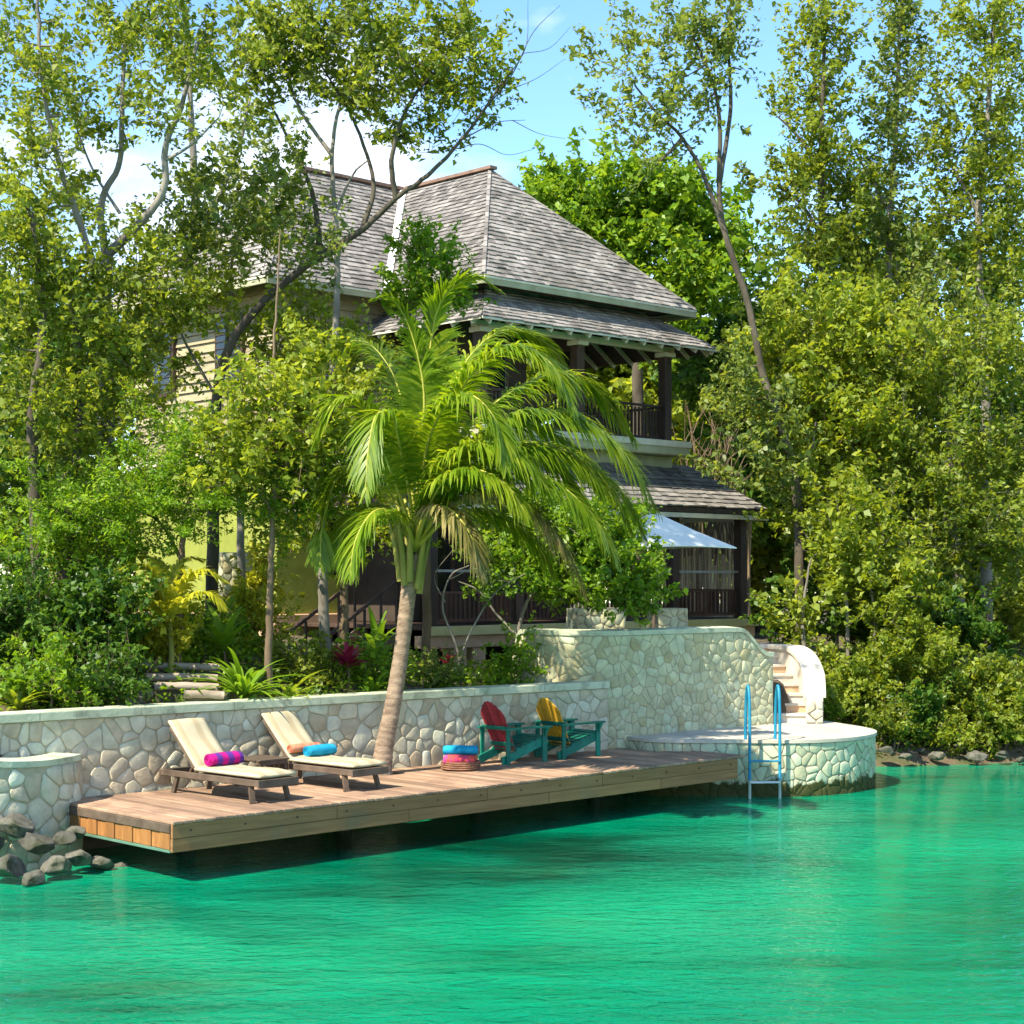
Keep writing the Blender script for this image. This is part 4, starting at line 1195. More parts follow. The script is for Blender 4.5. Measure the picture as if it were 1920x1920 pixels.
def blob_points(rg, x, y, d, rx, ry, rd, n, ragged=0.22):
    """shoot bases in an uneven, gappy ellipsoid (rx, ry in photo pixels at depth d, rd in metres); also which way is out"""
    c = pt(x, y, d); k = d/FPX
    m = int(n*2.3)+4
    q = rg.normal(size=(m,3)); q /= np.linalg.norm(q, axis=1)[:,None]
    r = rg.random(m)**0.42
    ph = rg.uniform(0, 6.28, 6)
    r *= 0.82+0.30*np.sin(3.1*q[:,0]+ph[0])*np.sin(2.7*q[:,2]+ph[1])+0.14*np.sin(7*q[:,1]+5*q[:,2]+ph[2])
    r *= np.where(rg.random(m) < ragged, rg.uniform(1.05,1.45,m), 1.0)
    p = q*r[:,None]*np.array([rx*k, rd, ry*k])
    w = 6.0/(0.5*(rx+ry)*k)
    g = np.sin(p[:,0]*w+ph[3])*np.sin(p[:,2]*w*1.2+ph[4])*1.0+0.7*np.sin(p[:,1]*w*.8+p[:,2]*w*1.9+ph[5])+0.35*rg.normal(size=m)
    keep = np.argsort(-g)[:n]
    return c+p[keep], q[keep]

LEAFK = 1.0
TOTAL = {'leaves': 0}
def tree(name, label, category, limbs, blobs, leaf='leaf_olive', bark='bark_grey', size=0.13, per=42, spread=0.26, seed=0, group=None,
         up=0.5, twig=0.016, droop=0.0, wide=0.55, crown='crown', bare=None, flat=0.8, dens=1.75, shoot=2.3, rise=0.75):
    per = per*0.95; size = size*0.93
    rg = np.random.default_rng(seed+100)
    base = np.array(limbs[0][0][0], float)
    E = empty(name, tuple(base)); tag(E, label, category, group)
    tubes = []; nodes = []; nr = []
    for (pts, r0, r1) in limbs:
        P = catmull(np.array(pts), 7)
        m = len(P); t = np.linspace(0, 1, m)
        P = P + rg.normal(size=P.shape)*np.minimum(0.006, r0*0.08)*(t[:,None] > 0)
        R = r0+(r1-r0)*t**0.8
        if len(tubes) == 0: R[:2] *= (1.35, 1.12)
        tubes.append((P, R)); nodes.append(P[m//4:]); nr.append(R[m//4:])
    NP = np.vstack(nodes); NR = np.concatenate(nr)
    C = []
    Q0 = []
    for bl in blobs:
        c_, q_ = blob_points(rg, *bl[:6], int(bl[6]*dens)); C.append(c_); Q0.append(q_)
    leaves = []
    if C:
        C = np.vstack(C); Q0 = np.vstack(Q0)
        D = Q0*0.65+np.array([0,0,rise])+rg.normal(size=C.shape)*0.45; D /= np.linalg.norm(D, axis=1)[:,None]
        SL = spread*shoot*rg.uniform(0.5,1.4,len(C))
        d0 = np.array([np.min(np.sum((NP-c)**2, axis=1)) for c in C])
        cap = len(NP)+len(C)*3+10
        A = np.zeros((cap,3)); B = np.zeros(cap); A[:len(NP)] = NP; B[:len(NP)] = NR; na = len(NP)
        for i in np.argsort(d0):
            c = C[i]
            df = A[:na]-c
            cost = np.sum(df**2, axis=1) + 0.6*np.maximum(df[:,2], 0)**2      # twigs rise rather than fall
            j = int(np.argmin(cost)); p = A[j]; r = min(B[j]*0.75, twig*1.6)
            L = np.linalg.norm(c-p)
            if L < 0.05: continue
            mid = (p+c)/2 + rg.normal(size=3)*L*0.10 + np.array([0,0,-0.05*L])
            tq = np.linspace(0,1,5)[:,None]
            Q = p*(1-tq)**2+2*mid*tq*(1-tq)+c*tq**2
            R = np.linspace(max(r, 0.006), 0.0045, 5)
            tip = c+D[i]*SL[i]
            Q = np.vstack([Q, (c+tip)/2+rg.normal(size=3)*0.02, tip]); R = np.concatenate([R, [0.0040, 0.0025]])
            tubes.append((Q, R))
            A[na:na+3] = Q[1:4]; B[na:na+3] = R[1:4]; na += 3
        n = max(4, int(per*LEAFK))
        reps = rg.integers(int(n*0.5), int(n*1.5)+1, len(C))
        idx = np.repeat(np.arange(len(C)), reps)
        off = rg.normal(size=(len(idx),3)); off /= np.linalg.norm(off, axis=1)[:,None]
        tt = rg.random(len(idx))
        off *= (rg.random(len(idx))**0.6*(1.0-0.45*tt))[:,None]*spread*rg.uniform(0.6,1.15,len(C))[idx][:,None]
        off[:,2] *= flat
        V, F = leaf_arrays(rg, C[idx]+D[idx]*(tt*SL[idx]*1.05-0.1*SL[idx])[:,None]+off, size, wide, up, droop)
        TOTAL['leaves'] += len(F)
        link(crown, raw_mesh(crown, V-base, F, M[leaf]), E)
    for (pts, r0, r1) in (bare or []):
        P = catmull(np.array(pts), 6); tubes.append((P, np.linspace(r0, r1, len(P))))
    V, F = tubes_mesh(tubes, base)
    link('trunk', raw_mesh('trunk', V, F, M[bark], True), E)
    return E

def gp(x, y, d):
    """a foot point on the ground under photo column x at depth d"""
    X = (x-960)/FPX*d
    return np.array([X, d, float(ground_z(X, d))-0.12])

# ---- coconut palm beside the low wall
PB = np.array([palm_base[0], palm_base[1], 0.55])
PALM = empty('coconut_palm', tuple(PB)); tag(PALM, 'green coconut palm with leaning ringed trunk growing beside the deck', 'palm tree')
pd_ = palm_base[1]
tp = [PB, pt(720,1405,pd_), pt(735,1330,pd_+.05), pt(750,1240,pd_+.1), pt(760,1160,pd_+.1), pt(768,1090,pd_+.1), pt(776,1040,pd_+.1)]
P = catmull(np.array(tp), 30); m = len(P)
R = np.interp(np.linspace(0,1,m), [0,.08,.3,.55,.75,1], [.190,.148,.122,.110,.112,.11]) * (1+0.035*np.random.default_rng(3).uniform(.3,1.6,m)*np.array([1.0,.45,-.1,-.45,-.3])[(np.arange(m)+np.arange(m)//23) % 5])
V, F = tube_arrays(P, R, 16); link('trunk', raw_mesh('trunk', V-PB, F, M['palm_trunk'], True), PALM)
crown_c = pt(778, 1030, pd_+.1)

def frond(path_px, mat, width=0.62, seed=0, droop=0.8, rr=0.030, start=0.22, sheath=True, parent=None, base=None, name='frond', step=0.020, lw=0.0205):
    rg = np.random.default_rng(seed+500)
    parent = parent or PALM; base = PB if base is None else base
    P = catmull(np.array([pt(*q) if len(q) == 3 and not isinstance(q, np.ndarray) else q for q in path_px]), 10)
    L = np.concatenate([[0], np.cumsum(np.linalg.norm(np.diff(P, axis=0), axis=1))]); T = L[-1]
    o = MB()
    V, F = tube_arrays(P, np.interp(L/T, [0,.08,.3,1], [rr*1.7,rr*1.2,rr*.8,.005]), 6)
    ro = link(name, raw_mesh(name, V-base, F, M['rachis'], True), parent)
    VV = []; FF = []
    s = T*start
    while s < T*0.995:
        t = s/T; tt = (t-start)/(1-start)
        p = np.array([np.interp(s, L, P[:,k]) for k in range(3)])
        p2 = np.array([np.interp(min(s+.05,T), L, P[:,k]) for k in range(3)]); p1 = np.array([np.interp(max(s-.05,0), L, P[:,k]) for k in range(3)])
        d = p2-p1; d /= np.linalg.norm(d)+1e-9
        side = np.cross(d, (0,0,1)); nn = np.linalg.norm(side)
        side = side/nn if nn > 0.15 else np.array([1.0,0,0])
        upv = np.cross(side, d)
        ll = width*(0.45+0.55*math.sin(math.pi*min(1, tt*0.95+0.12)))*(1.0 if tt < .8 else 1-0.55*(tt-.8)/.2)
        for sg in (-1, 1):
            l = ll*rg.uniform(.85,1.12)
            a = side*sg*(0.80-0.35*tt)+d*(0.45+0.5*tt)+upv*rg.uniform(0.0,0.30)
            a += rg.normal(size=3)*0.07; a /= np.linalg.norm(a)
            dr = droop*rg.uniform(.7,1.3)
            wv = np.cross(a, upv); wv /= np.linalg.norm(wv)+1e-9
            b = len(VV)
            for k, q in enumerate((0, .33, .68, 1.0)):
                c = p+a*l*q*(1-0.18*dr*q)+np.array([0,0,-1])*dr*l*0.62*q*q
                w = lw*(0.55, 1.0, 0.75, 0.06)[k]
                VV += [c-wv*w, c+wv*w]
            FF += [(b,b+1,b+3,b+2),(b+2,b+3,b+5,b+4),(b+4,b+5,b+7,b+6)]
        s += step*rg.uniform(.8,1.2)
    lo = link('leaflets', raw_mesh('leaflets', np.array(VV)-base, np.array(FF), M[mat]), ro)
    return ro
d0 = pd_
cc = crown_c
FR = [
 ([cc, (790,900,d0), (802,760,d0), (808,640,d0), (830,560,d0-.1), (885,520,d0-.2), (940,545,d0-.3)], 'frond', .62, .55, .20),
 ([cc, (812,880,d0-.3), (850,760,d0-.6), (905,680,d0-.9), (975,650,d0-1.2), (1040,690,d0-1.5), (1075,770,d0-1.7)], 'frond', .68, .9, .25),
 ([cc, (815,900,d0+.2), (880,800,d0+.4), (960,735,d0+.6), (1050,700,d0+.8), (1125,735,d0+1.0), (1190,825,d0+1.1)], 'frond', .72, .95, .25),
 ([cc, (820,930,d0-.2), (890,840,d0-.5), (980,775,d0-.8), (1080,780,d0-1.0), (1170,850,d0-1.2), (1235,960,d0-1.3)], 'frond', .80, 1.0, .22),
 ([cc, (822,960,d0-.3), (890,880,d0-.5), (970,840,d0-.7), (1060,850,d0-.8), (1140,910,d0-.9), (1185,1000,d0-.9)], 'frond', .72, 1.0, .25),
 ([cc, (822,985,d0-.4), (880,930,d0-.8), (950,925,d0-1.0), (1020,975,d0-1.2), (1070,1050,d0-1.3), (1100,1120,d0-1.3)], 'frond_dry', .55, 1.1, .25),
 ([cc, (760,960,d0-.3), (735,890,d0-.6), (705,810,d0-.8), (672,755,d0-1.0), (625,755,d0-1.2), (590,830,d0-1.3)], 'frond', .62, .85, .28),
 ([cc, (752,980,d0-.1), (715,920,d0-.1), (670,880,d0-.1), (630,900,d0-.1), (605,980,d0-.1), (600,1060,d0-.1)], 'frond', .58, .9, .25),
 ([cc, (772,900,d0+.3), (760,780,d0+.6), (730,690,d0+.8), (680,640,d0+1.0), (620,660,d0+1.2), (580,730,d0+1.3)], 'frond', .65, .85, .28),
 ([cc, (795,880,d0+.3), (835,760,d0+.6), (880,670,d0+.9), (945,620,d0+1.1), (1020,640,d0+1.3), (1070,700,d0+1.4)], 'frond', .65, .8, .3),
 ([cc, (790,930,d0-.5), (800,840,d0-.9), (830,770,d0-1.3), (880,740,d0-1.7), (930,790,d0-2.0), (950,880,d0-2.2)], 'frond', .60, .95, .28),
 ([cc, (768,930,d0-.5), (750,840,d0-.9), (735,780,d0-1.3), (705,780,d0-1.6), (690,850,d0-1.8), (685,930,d0-1.9)], 'frond', .55, .95, .28),
 ([cc, (765,990,d0-.4), (735,960,d0-.8), (700,960,d0-1.1), (668,1010,d0-1.3), (655,1080,d0-1.4)], 'frond', .50, 1.0, .3),
 ([cc, (790,980,d0-.5), (815,950,d0-.9), (850,960,d0-1.2), (885,1010,d0-1.4), (905,1080,d0-1.5)], 'frond_dry', .50, 1.05, .3),
]
FR += [
 ([cc, (810,940,d0+.3), (860,850,d0+.7), (930,800,d0+1.0), (1010,800,d0+1.3), (1080,850,d0+1.5), (1130,930,d0+1.6)], 'frond', .70, 1.0, .25),
 ([cc, (800,950,d0-.6), (840,870,d0-1.1), (900,830,d0-1.5), (970,850,d0-1.8), (1030,920,d0-2.0)], 'frond', .66, 1.0, .25),
 ([cc, (745,950,d0+.4), (700,860,d0+.7), (650,800,d0+.9), (600,800,d0+1.1), (560,870,d0+1.2)], 'frond', .60, .9, .28),
 ([cc, (785,880,d0-.2), (795,740,d0-.3), (770,620,d0-.4), (735,560,d0-.5), (700,560,d0-.6)], 'frond', .55, .7, .35),
 ([cc, (800,1000,d0+.2), (860,960,d0+.5), (930,960,d0+.7), (1000,1010,d0+.9), (1040,1080,d0+1)], 'frond', .60, 1.05, .25),
]
FR += [
 ([cc, (825,950,d0+.1), (900,870,d0+.1), (990,830,d0+.1), (1090,860,d0+.1), (1170,930,d0+.1), (1215,1020,d0+.1)], 'frond', .74, 1.05, .25),
 ([cc, (820,965,d0-.5), (885,900,d0-.9), (960,880,d0-1.2), (1050,910,d0-1.5), (1120,980,d0-1.7), (1155,1050,d0-1.8)], 'frond', .68, 1.05, .25),
 ([cc, (810,930,d0+.6), (860,860,d0+1.1), (930,830,d0+1.5), (1010,850,d0+1.8), (1075,910,d0+2.0), (1105,980,d0+2.1)], 'frond', .68, 1.0, .25),
 ([cc, (800,960,d0-.7), (835,900,d0-1.2), (890,880,d0-1.6), (950,910,d0-1.9), (990,970,d0-2.1)], 'frond', .60, 1.05, .25),
 ([cc, (760,940,d0+.6), (735,860,d0+1.0), (690,800,d0+1.4), (640,800,d0+1.7), (600,860,d0+1.9)], 'frond', .60, .95, .28),
 ([cc, (750,985,d0+.3), (715,950,d0+.6), (675,950,d0+.8), (640,1000,d0+1.0), (630,1060,d0+1.1)], 'frond', .52, 1.0, .28),
]
for i, (pp, mt, wd, dr, st) in enumerate(FR): frond(pp, mt, wd*1.15, i, dr*.85, start=st)
sh = MB()
for k in range(9):
    a = k*2.4; q = crown_c
    p0 = pt(768, 1105+random.uniform(-25,15), pd_+.1)+np.array([math.cos(a)*.13, math.sin(a)*.13, 0])
    p1 = p0+np.array([math.cos(a)*.07, math.sin(a)*.07, .45]); p2 = p1+np.array([math.cos(a)*.10, math.sin(a)*.10, .42])
    PP = catmull(np.array([p0,p1,p2]), 4)
    V, F = tube_arrays(PP, np.linspace(.058,.030,len(PP)), 8); link('leaf_sheath', raw_mesh('leaf_sheath', V-PB, F, M['palm_sheath'], True), PALM)

# ---- trees left of and before the house
tree('slender_tree', 'slender tree with thin straight brown trunk behind the low wall, left of the palm', 'tree',
     [([gp(503,0,24.6), pt(505,1180,24.6), pt(508,1060,24.6), pt(512,960,24.6), pt(520,840,24.7), pt(512,700,24.8), pt(520,560,24.8), pt(525,430,24.9)], .066, .010),
      ([pt(512,960,24.6), pt(470,900,24.4), pt(430,850,24.2)], .035, .015), ([pt(515,900,24.6), pt(560,840,24.4), pt(600,790,24.2)], .035, .015)],
     [(470,880,24.5,110,85,1.1,60), (560,830,24.5,95,120,1.0,60), (490,760,24.6,80,70,.9,30), (610,720,24.8,70,70,.9,24)],
     'leaf_light', 'bark_brown', .125, 44, .30, 1, dens=1.05)
tree('forked_tree', 'grey forked tree with wide open crown at the upper left', 'tree',
     [([gp(190,0,27), pt(195,1000,27), pt(200,750,27), pt(195,560,27), pt(200,480,27)], .16, .11),
      ([pt(200,480,27), pt(250,430,26.8), pt(305,360,26.6), pt(312,270,26.5), pt(340,200,26.4), pt(370,80,26.3)], .085, .03),
      ([pt(200,500,27), pt(190,380,27.2), pt(225,300,27.3), pt(230,150,27.4), pt(240,20,27.5)], .07, .025),
      ([pt(198,560,27), pt(150,420,26.7), pt(110,300,26.5), pt(80,150,26.3), pt(70,0,26.2)], .07, .025),
      ([pt(312,300,26.5), pt(360,270,26.4), pt(410,220,26.2)], .03, .012),
      ([pt(225,400,27), pt(175,320,27), pt(140,230,27)], .03, .012)],
     [(60,120,26.3,110,140,1.6,52), (240,70,27,140,95,1.8,60), (370,110,26.4,120,110,1.5,50), (60,330,26.3,100,110,1.5,44), (150,230,27,90,80,1.2,24), (320,240,26.5,70,60,1.0,18)],
     'leaf_olive', 'bark_grey', .12, 40, .30, 2, dens=0.8)
tree('leaning_limb_tree', 'tree with one long dark limb reaching up to the right across the roof', 'tree',
     [([gp(395,0,28.5), pt(400,950,28.5), pt(405,760,28.5), pt(430,650,28.4), pt(500,560,28.2), pt(600,480,28), pt(680,430,27.8), pt(742,372,27.6), pt(800,330,27.4), pt(865,262,27.2), pt(940,160,27.0)], .115, .02),
      ([pt(742,372,27.6), pt(735,290,27.4), pt(770,190,27.2), pt(830,120,27), pt(880,60,26.8)], .05, .015),
      ([pt(600,480,28), pt(590,380,28.3), pt(560,300,28.5), pt(500,180,28.6)], .06, .02),
      ([pt(680,430,27.8), pt(700,340,27.9), pt(660,220,28), pt(600,120,28.1)], .05, .015)],
     [(870,130,27,85,110,1.3,62), (760,90,27.2,110,90,1.5,60), (590,100,28.2,120,95,1.6,60), (480,160,28.6,90,90,1.4,38), (790,250,27.3,75,45,1.0,30), (680,190,28,90,60,1.2,32), (640,20,27.8,160,45,1.5,36)],
     'leaf_olive', 'bark_dark', .125, 42, .30, 3,
     bare=[([pt(865,262,27.2), pt(930,230,27.1), pt(985,225,27)], .014, .004), ([pt(905,210,27.1), pt(960,140,27), pt(1000,60,27), pt(1050,10,27)], .014, .004),
           ([pt(930,175,27), pt(1000,150,27), pt(1060,110,27)], .010, .003), ([pt(940,160,27), pt(985,90,27), pt(990,0,27)], .012, .003),
           ([pt(960,225,27), pt(1010,250,27), pt(1060,260,27)], .008, .003), ([pt(980,100,27), pt(1030,90,27), pt(1070,50,27)], .008, .003), ([pt(850,280,27.2), pt(900,270,27.2), pt(950,290,27.1), pt(1000,280,27.1)], .010, .003)], dens=0.85)
tree('upright_tree', 'upright thin-trunked tree before the left roof, crown against the sky', 'tree',
     [([gp(612,0,27.6), pt(605,1100,27.6), pt(600,950,27.6), pt(618,760,27.8), pt(632,540,28), pt(628,400,28), pt(622,290,28.1), pt(640,190,28.2), pt(700,90,28.2)], .10, .018),
      ([pt(622,290,28.1), pt(560,200,28.2), pt(530,100,28.2)], .04, .015), ([pt(630,400,28), pt(660,330,28), pt(690,300,28)], .03, .012)],
     [(560,120,28.2,110,80,1.3,40), (690,110,28.2,100,75,1.3,36), (400,350,28.6,80,70,1.0,30), (470,430,28.2,95,80,1.0,46), (550,340,28,75,65,1.0,30), (330,450,28.4,80,70,1.0,34), (570,470,27.9,70,60,.9,20)],
     'leaf_bluegreen', 'bark_grey', .125, 38, .28, 4, dens=0.8)
tree('twin_stem_tree', 'twin-stemmed tree with dense dark crown at the left edge of the picture', 'tree',
     [([gp(60,0,25.5), pt(70,1050,25.5), pt(60,800,25.4), pt(80,600,25.3), pt(60,400,25.2)], .13, .04), ([gp(130,0,25.8), pt(130,1000,25.8), pt(150,760,25.8), pt(140,560,25.8)], .10, .04)],
     [(70,560,25.4,120,120,1.5,90), (60,760,25.4,110,120,1.5,70), (190,640,26,110,110,1.4,70), (240,520,26.2,90,70,1.2,34), (20,440,25.3,80,80,1.2,36), (180,820,26,110,90,1.2,50), (330,600,27,70,90,1.0,30)],
     'leaf_olive', 'bark_dark', .12, 46, .30, 5, dens=0.9)
tree('thin_leaved_tree', 'thin-leaved tree with fine grey twigs in front of the boarded left wall', 'tree',
     [([gp(455,0,29.6), pt(450,950,29.6), pt(440,800,29.6), pt(425,680,29.7), pt(430,560,29.8), pt(440,440,29.8)], .08, .02), ([pt(440,800,29.6), pt(380,700,29.5), pt(330,600,29.4), pt(310,480,29.3)], .04, .012), ([pt(430,640,29.7), pt(500,560,29.6), pt(560,480,29.5)], .035, .012), ([pt(440,760,29.6), pt(540,680,29.5), pt(600,600,29.4)], .035, .012)],
     [(330,520,29.4,90,80,1.0,26), (420,430,29.7,100,70,1.0,26), (300,640,29.3,80,90,1.0,30), (520,440,29.6,80,60,.9,18), (560,600,29.4,80,80,.9,30), (240,760,29.2,110,80,1.0,40), (620,690,29.5,60,70,.9,22), (430,560,29.6,70,60,.8,14), (500,640,29.5,80,70,.8,26)],
     'leaf_light', 'bark_grey', .125, 40, .30, 13, dens=1.05)
tree('feathery_tree', 'small feathery bright green tree before the lime wall', 'tree',
     [([gp(330,0,25.3), pt(335,1150,25.3), pt(340,1050,25.2), pt(350,960,25.1), pt(380,880,25.0)], .07, .03), ([pt(340,1050,26.4), pt(300,980,26.3), pt(240,950,26.2)], .035, .015), ([pt(350,980,26.3), pt(430,930,26), pt(500,910,25.9)], .035, .015)],
     [(300,930,25.1,130,75,1.1,90), (430,900,25,140,90,1.1,100), (200,970,25.1,100,65,1.0,56), (330,840,25.2,95,50,.9,36), (560,930,25.2,90,90,.9,50), (100,960,25,110,80,.9,50)],
     'leaf_feather', 'bark_brown', .085, 120, .30, 6, wide=0.34, flat=.45, rise=.2, dens=.8)
tree('inner_tree', 'bushy olive tree filling the space between the slender trunk and the palm', 'tree',
     [([gp(640,0,28.3), pt(645,1120,28.3), pt(640,980,28.3), pt(650,850,28.4), pt(655,700,28.5)], .09, .03), ([pt(640,980,28.3), pt(590,900,28.2), pt(560,800,28.2)], .04, .015)],
     [(640,720,28.4,120,110,1.1,74), (570,960,28.3,90,90,1.0,46), (680,880,28.3,90,110,1.0,50), (700,1000,28,70,70,.9,30), (790,740,28.6,75,60,.9,26), (560,650,28.5,70,60,.9,20)],
     'leaf_light', 'bark_brown', .12, 46, .28, 7, dens=0.95)
tree('roofside_bush_tree', 'dark green bushy treetop in front of the roof valley, above the palm', 'tree',
     [([gp(800,0,29.5), pt(800,1000,29.5), pt(805,750,29.6), pt(808,560,29.7)], .09, .04), ([pt(805,700,29.6), pt(770,600,29.6), pt(770,530,29.6)], .04, .02)],
     [(800,485,29.7,55,36,.7,44), (775,545,29.6,50,42,.7,34), (850,565,29.7,40,34,.6,20), (800,600,29.6,40,30,.6,10)],
     'leaf_feather', 'bark_brown', .12, 46, .24, 8, dens=.9)
tree('low_spreading_tree', 'low spreading tree with bare pale branches and bright leaf pads before the porch', 'tree',
     [([gp(985,0,29.2), pt(980,1220,29.2), pt(975,1170,29.2), pt(1000,1110,29.1), pt(1050,1080,29)], .055, .02), ([pt(978,1200,29.2), pt(930,1150,29.2), pt(900,1110,29.1), pt(860,1090,29)], .03, .012),
      ([pt(1000,1110,29.1), pt(1080,1090,29), pt(1150,1070,28.9)], .03, .012)],
     [(1000,1070,29.1,110,50,.9,46), (1120,1050,29,110,70,.9,64), (1180,1110,28.9,60,45,.8,28), (1100,1110,28.9,90,35,.8,26), (940,1040,29.1,60,40,.7,16), (1060,1000,29.2,80,40,.8,24), (980,960,29.6,80,50,.8,26), (1150,990,29.4,70,40,.8,22)],
     'leaf_bright', 'bark_grey', .12, 48, .24, 9,
     bare=[([gp(865,0,28.2), pt(858,1220,28.2), pt(830,1140,28.1), pt(845,1080,28.1), pt(880,1060,28.1)], .026, .010), ([pt(862,1240,28.2), pt(885,1180,28.1), pt(930,1110,28.1), pt(985,1075,28)], .022, .008),
           ([pt(845,1085,28.1), pt(900,1062,28), pt(950,1090,28)], .014, .006), ([pt(835,1130,28.1), pt(815,1080,28.1), pt(850,1030,28)], .012, .005)])

# ---- trees behind the house
tree('bright_broadleaf_tree', 'bright yellow-green broadleaf tree showing behind the right slope of the roof', 'tree',
     [([gp(1200,0,48), pt(1200,900,48), pt(1195,700,48), pt(1200,520,48), pt(1190,430,48)], .25, .10), ([pt(1200,560,48), pt(1100,450,48), pt(1050,400,48)], .1, .04), ([pt(1200,560,48), pt(1290,460,48), pt(1330,400,48)], .1, .04)],
     [(1090,400,48,100,62,2.2,80), (1210,390,48,120,70,2.4,100), (1310,450,48,100,85,2.2,80), (1180,480,48,120,80,2.2,70), (1280,560,47,90,90,2.0,60), (1040,360,48.5,60,35,1.6,26)],
     'leaf_bright', 'bark_dark', .24, 46, .46, 10, dens=1.2)
tree('back_tree', 'dark leafy tree behind the house at far left', 'tree',
     [([gp(120,0,44), pt(120,900,44), pt(130,700,44), pt(140,560,44)], .22, .08)],
     [(60,640,44,130,130,2.6,70), (220,720,43,130,120,2.6,70), (330,640,45,80,90,2,36), (100,880,43,170,130,2.6,80)],
     'leaf_dark', 'bark_dark', .24, 42, .50, 11)
tree('tall_back_tree', 'tall pale green tree rising behind the left roof', 'tree',
     [([gp(380,0,47), pt(380,700,47), pt(370,450,47), pt(360,250,47), pt(350,80,47)], .25, .05), ([pt(370,450,47), pt(440,300,47), pt(470,180,47)], .1, .03)],
     [(340,150,47,100,110,2.4,40), (90,200,47,110,140,2.4,44), (450,230,47,80,90,2.0,24), (160,420,46,100,90,2.2,36), (250,560,46,100,90,2,40), (20,420,46,80,120,2.2,40)],
     'leaf_bluegreen', 'bark_grey', .22, 36, .48, 12, dens=0.6)

# ---- trees on the right bank
def right_tree(seed, label, x0, d, spine, blobs, leaf='leaf_olive', bark='bark_grey', extra=(), size=.155, per=48, spread=.38, r0=.16, group='tall wispy trees on the right bank', dens=0.72):
    limbs = [([gp(x0,0,d)]+[pt(x,y,d+dd) for (x,y,dd) in spine], r0, .03)] + [([pt(x,y,d+dd) for (x,y,dd) in e], .06, .02) for e in extra]
    return tree('wispy_tree', label, 'tree', limbs, blobs, leaf, bark, size, per, spread, seed, group, dens=dens)
right_tree(20, 'wispy tree with bare slanting trunk right of the roof, top forked against the sky', 1500, 35.6,
     [(1500,1100,0),(1490,900,0),(1450,760,0),(1430,700,.2),(1400,560,.2),(1360,440,.3),(1348,350,.3),(1350,250,.3),(1338,160,.3),(1300,70,.3)],
     [(1180,120,35.6,75,50,1.2,22), (1290,60,35.9,90,80,1.4,40), (1360,90,36.0,50,80,1.2,22), (1150,210,35.6,45,60,1.0,9), (1270,220,35.8,80,70,1.3,26), (1350,200,35.9,40,60,1,10), (1210,290,35.8,70,30,1.0,10), (1400,760,35.6,80,90,1.2,46), (1430,880,35.6,80,80,1.2,40)],
     'leaf_bluegreen', 'bark_dark', [[(1360,440,.3),(1320,330,.3),(1280,260,.2),(1230,210,.1),(1190,160,0)], [(1348,350,.3),(1370,200,.4),(1365,80,.4),(1370,0,.4)], [(1280,260,.2),(1230,310,.1)],
      [(1490,900,0),(1520,850,0),(1530,790,0)]], r0=.13)
right_tree(21, 'tall columnar tree with a full-height leafy spire, second from the roof', 1560, 40,
     [(1560,1000,0),(1550,800,0),(1545,600,0),(1540,400,0),(1540,250,0),(1545,100,0),(1550,-40,0)],
     [(1545,60,40,75,90,1.3,40), (1530,200,40,90,80,1.4,44), (1540,330,40,100,70,1.5,48), (1470,330,40,60,50,1.1,16), (1540,450,40,120,90,1.8,76), (1560,580,39.5,130,90,1.8,80)],
     'leaf_olive', 'bark_dark', [[(1542,330,0),(1500,260,0),(1460,220,0)], [(1545,450,0),(1500,380,0),(1460,350,0)]], dens=1.0)
right_tree(22, 'tall narrow tree with separate leafy plume, between two taller spires', 1690, 41,
     [(1680,1000,0),(1670,800,0),(1665,600,0),(1670,400,0),(1680,250,0),(1685,100,0),(1690,-30,0)],
     [(1690,40,41,50,70,1.1,26), (1685,160,41,60,80,1.2,32), (1670,280,41,70,70,1.3,34), (1640,360,41,80,60,1.4,32), (1660,470,41,110,80,1.7,60), (1700,600,40.5,120,90,1.8,70)],
     'leaf_bluegreen', 'bark_grey', [[(1670,400,0),(1630,330,0),(1600,280,0)]], dens=1.0)
right_tree(23, 'tall leafy tree at the upper right corner of the picture', 1850, 40,
     [(1850,1000,0),(1850,800,0),(1840,600,0),(1835,400,0),(1850,250,0),(1860,100,0),(1865,-30,0)],
     [(1860,50,40,80,90,1.4,46), (1840,190,40,110,100,1.6,60), (1880,330,40,100,110,1.6,56), (1790,320,40,80,80,1.3,34), (1810,450,40,100,80,1.5,50), (1890,520,40,80,100,1.5,44)],
     'leaf_olive', 'bark_grey', [[(1835,400,0),(1790,320,0),(1760,260,0)]], dens=1.0)
right_tree(24, 'broad olive green tree filling the middle of the right bank', 1600, 37,
     [(1595,1150,0),(1590,1000,0),(1600,850,0),(1580,720,0)],
     [(1500,640,37,110,100,1.6,80), (1620,660,37,120,100,1.6,84), (1560,780,36.6,130,110,1.6,90), (1460,760,37,80,100,1.3,44), (1640,840,36.6,110,100,1.5,70), (1520,930,36.6,90,100,1.3,48)],
     'leaf_light', 'bark_brown', [[(1600,850,0),(1520,760,0),(1480,680,0)], [(1600,850,0),(1660,760,0)]], size=.175, group=None, dens=1.05)
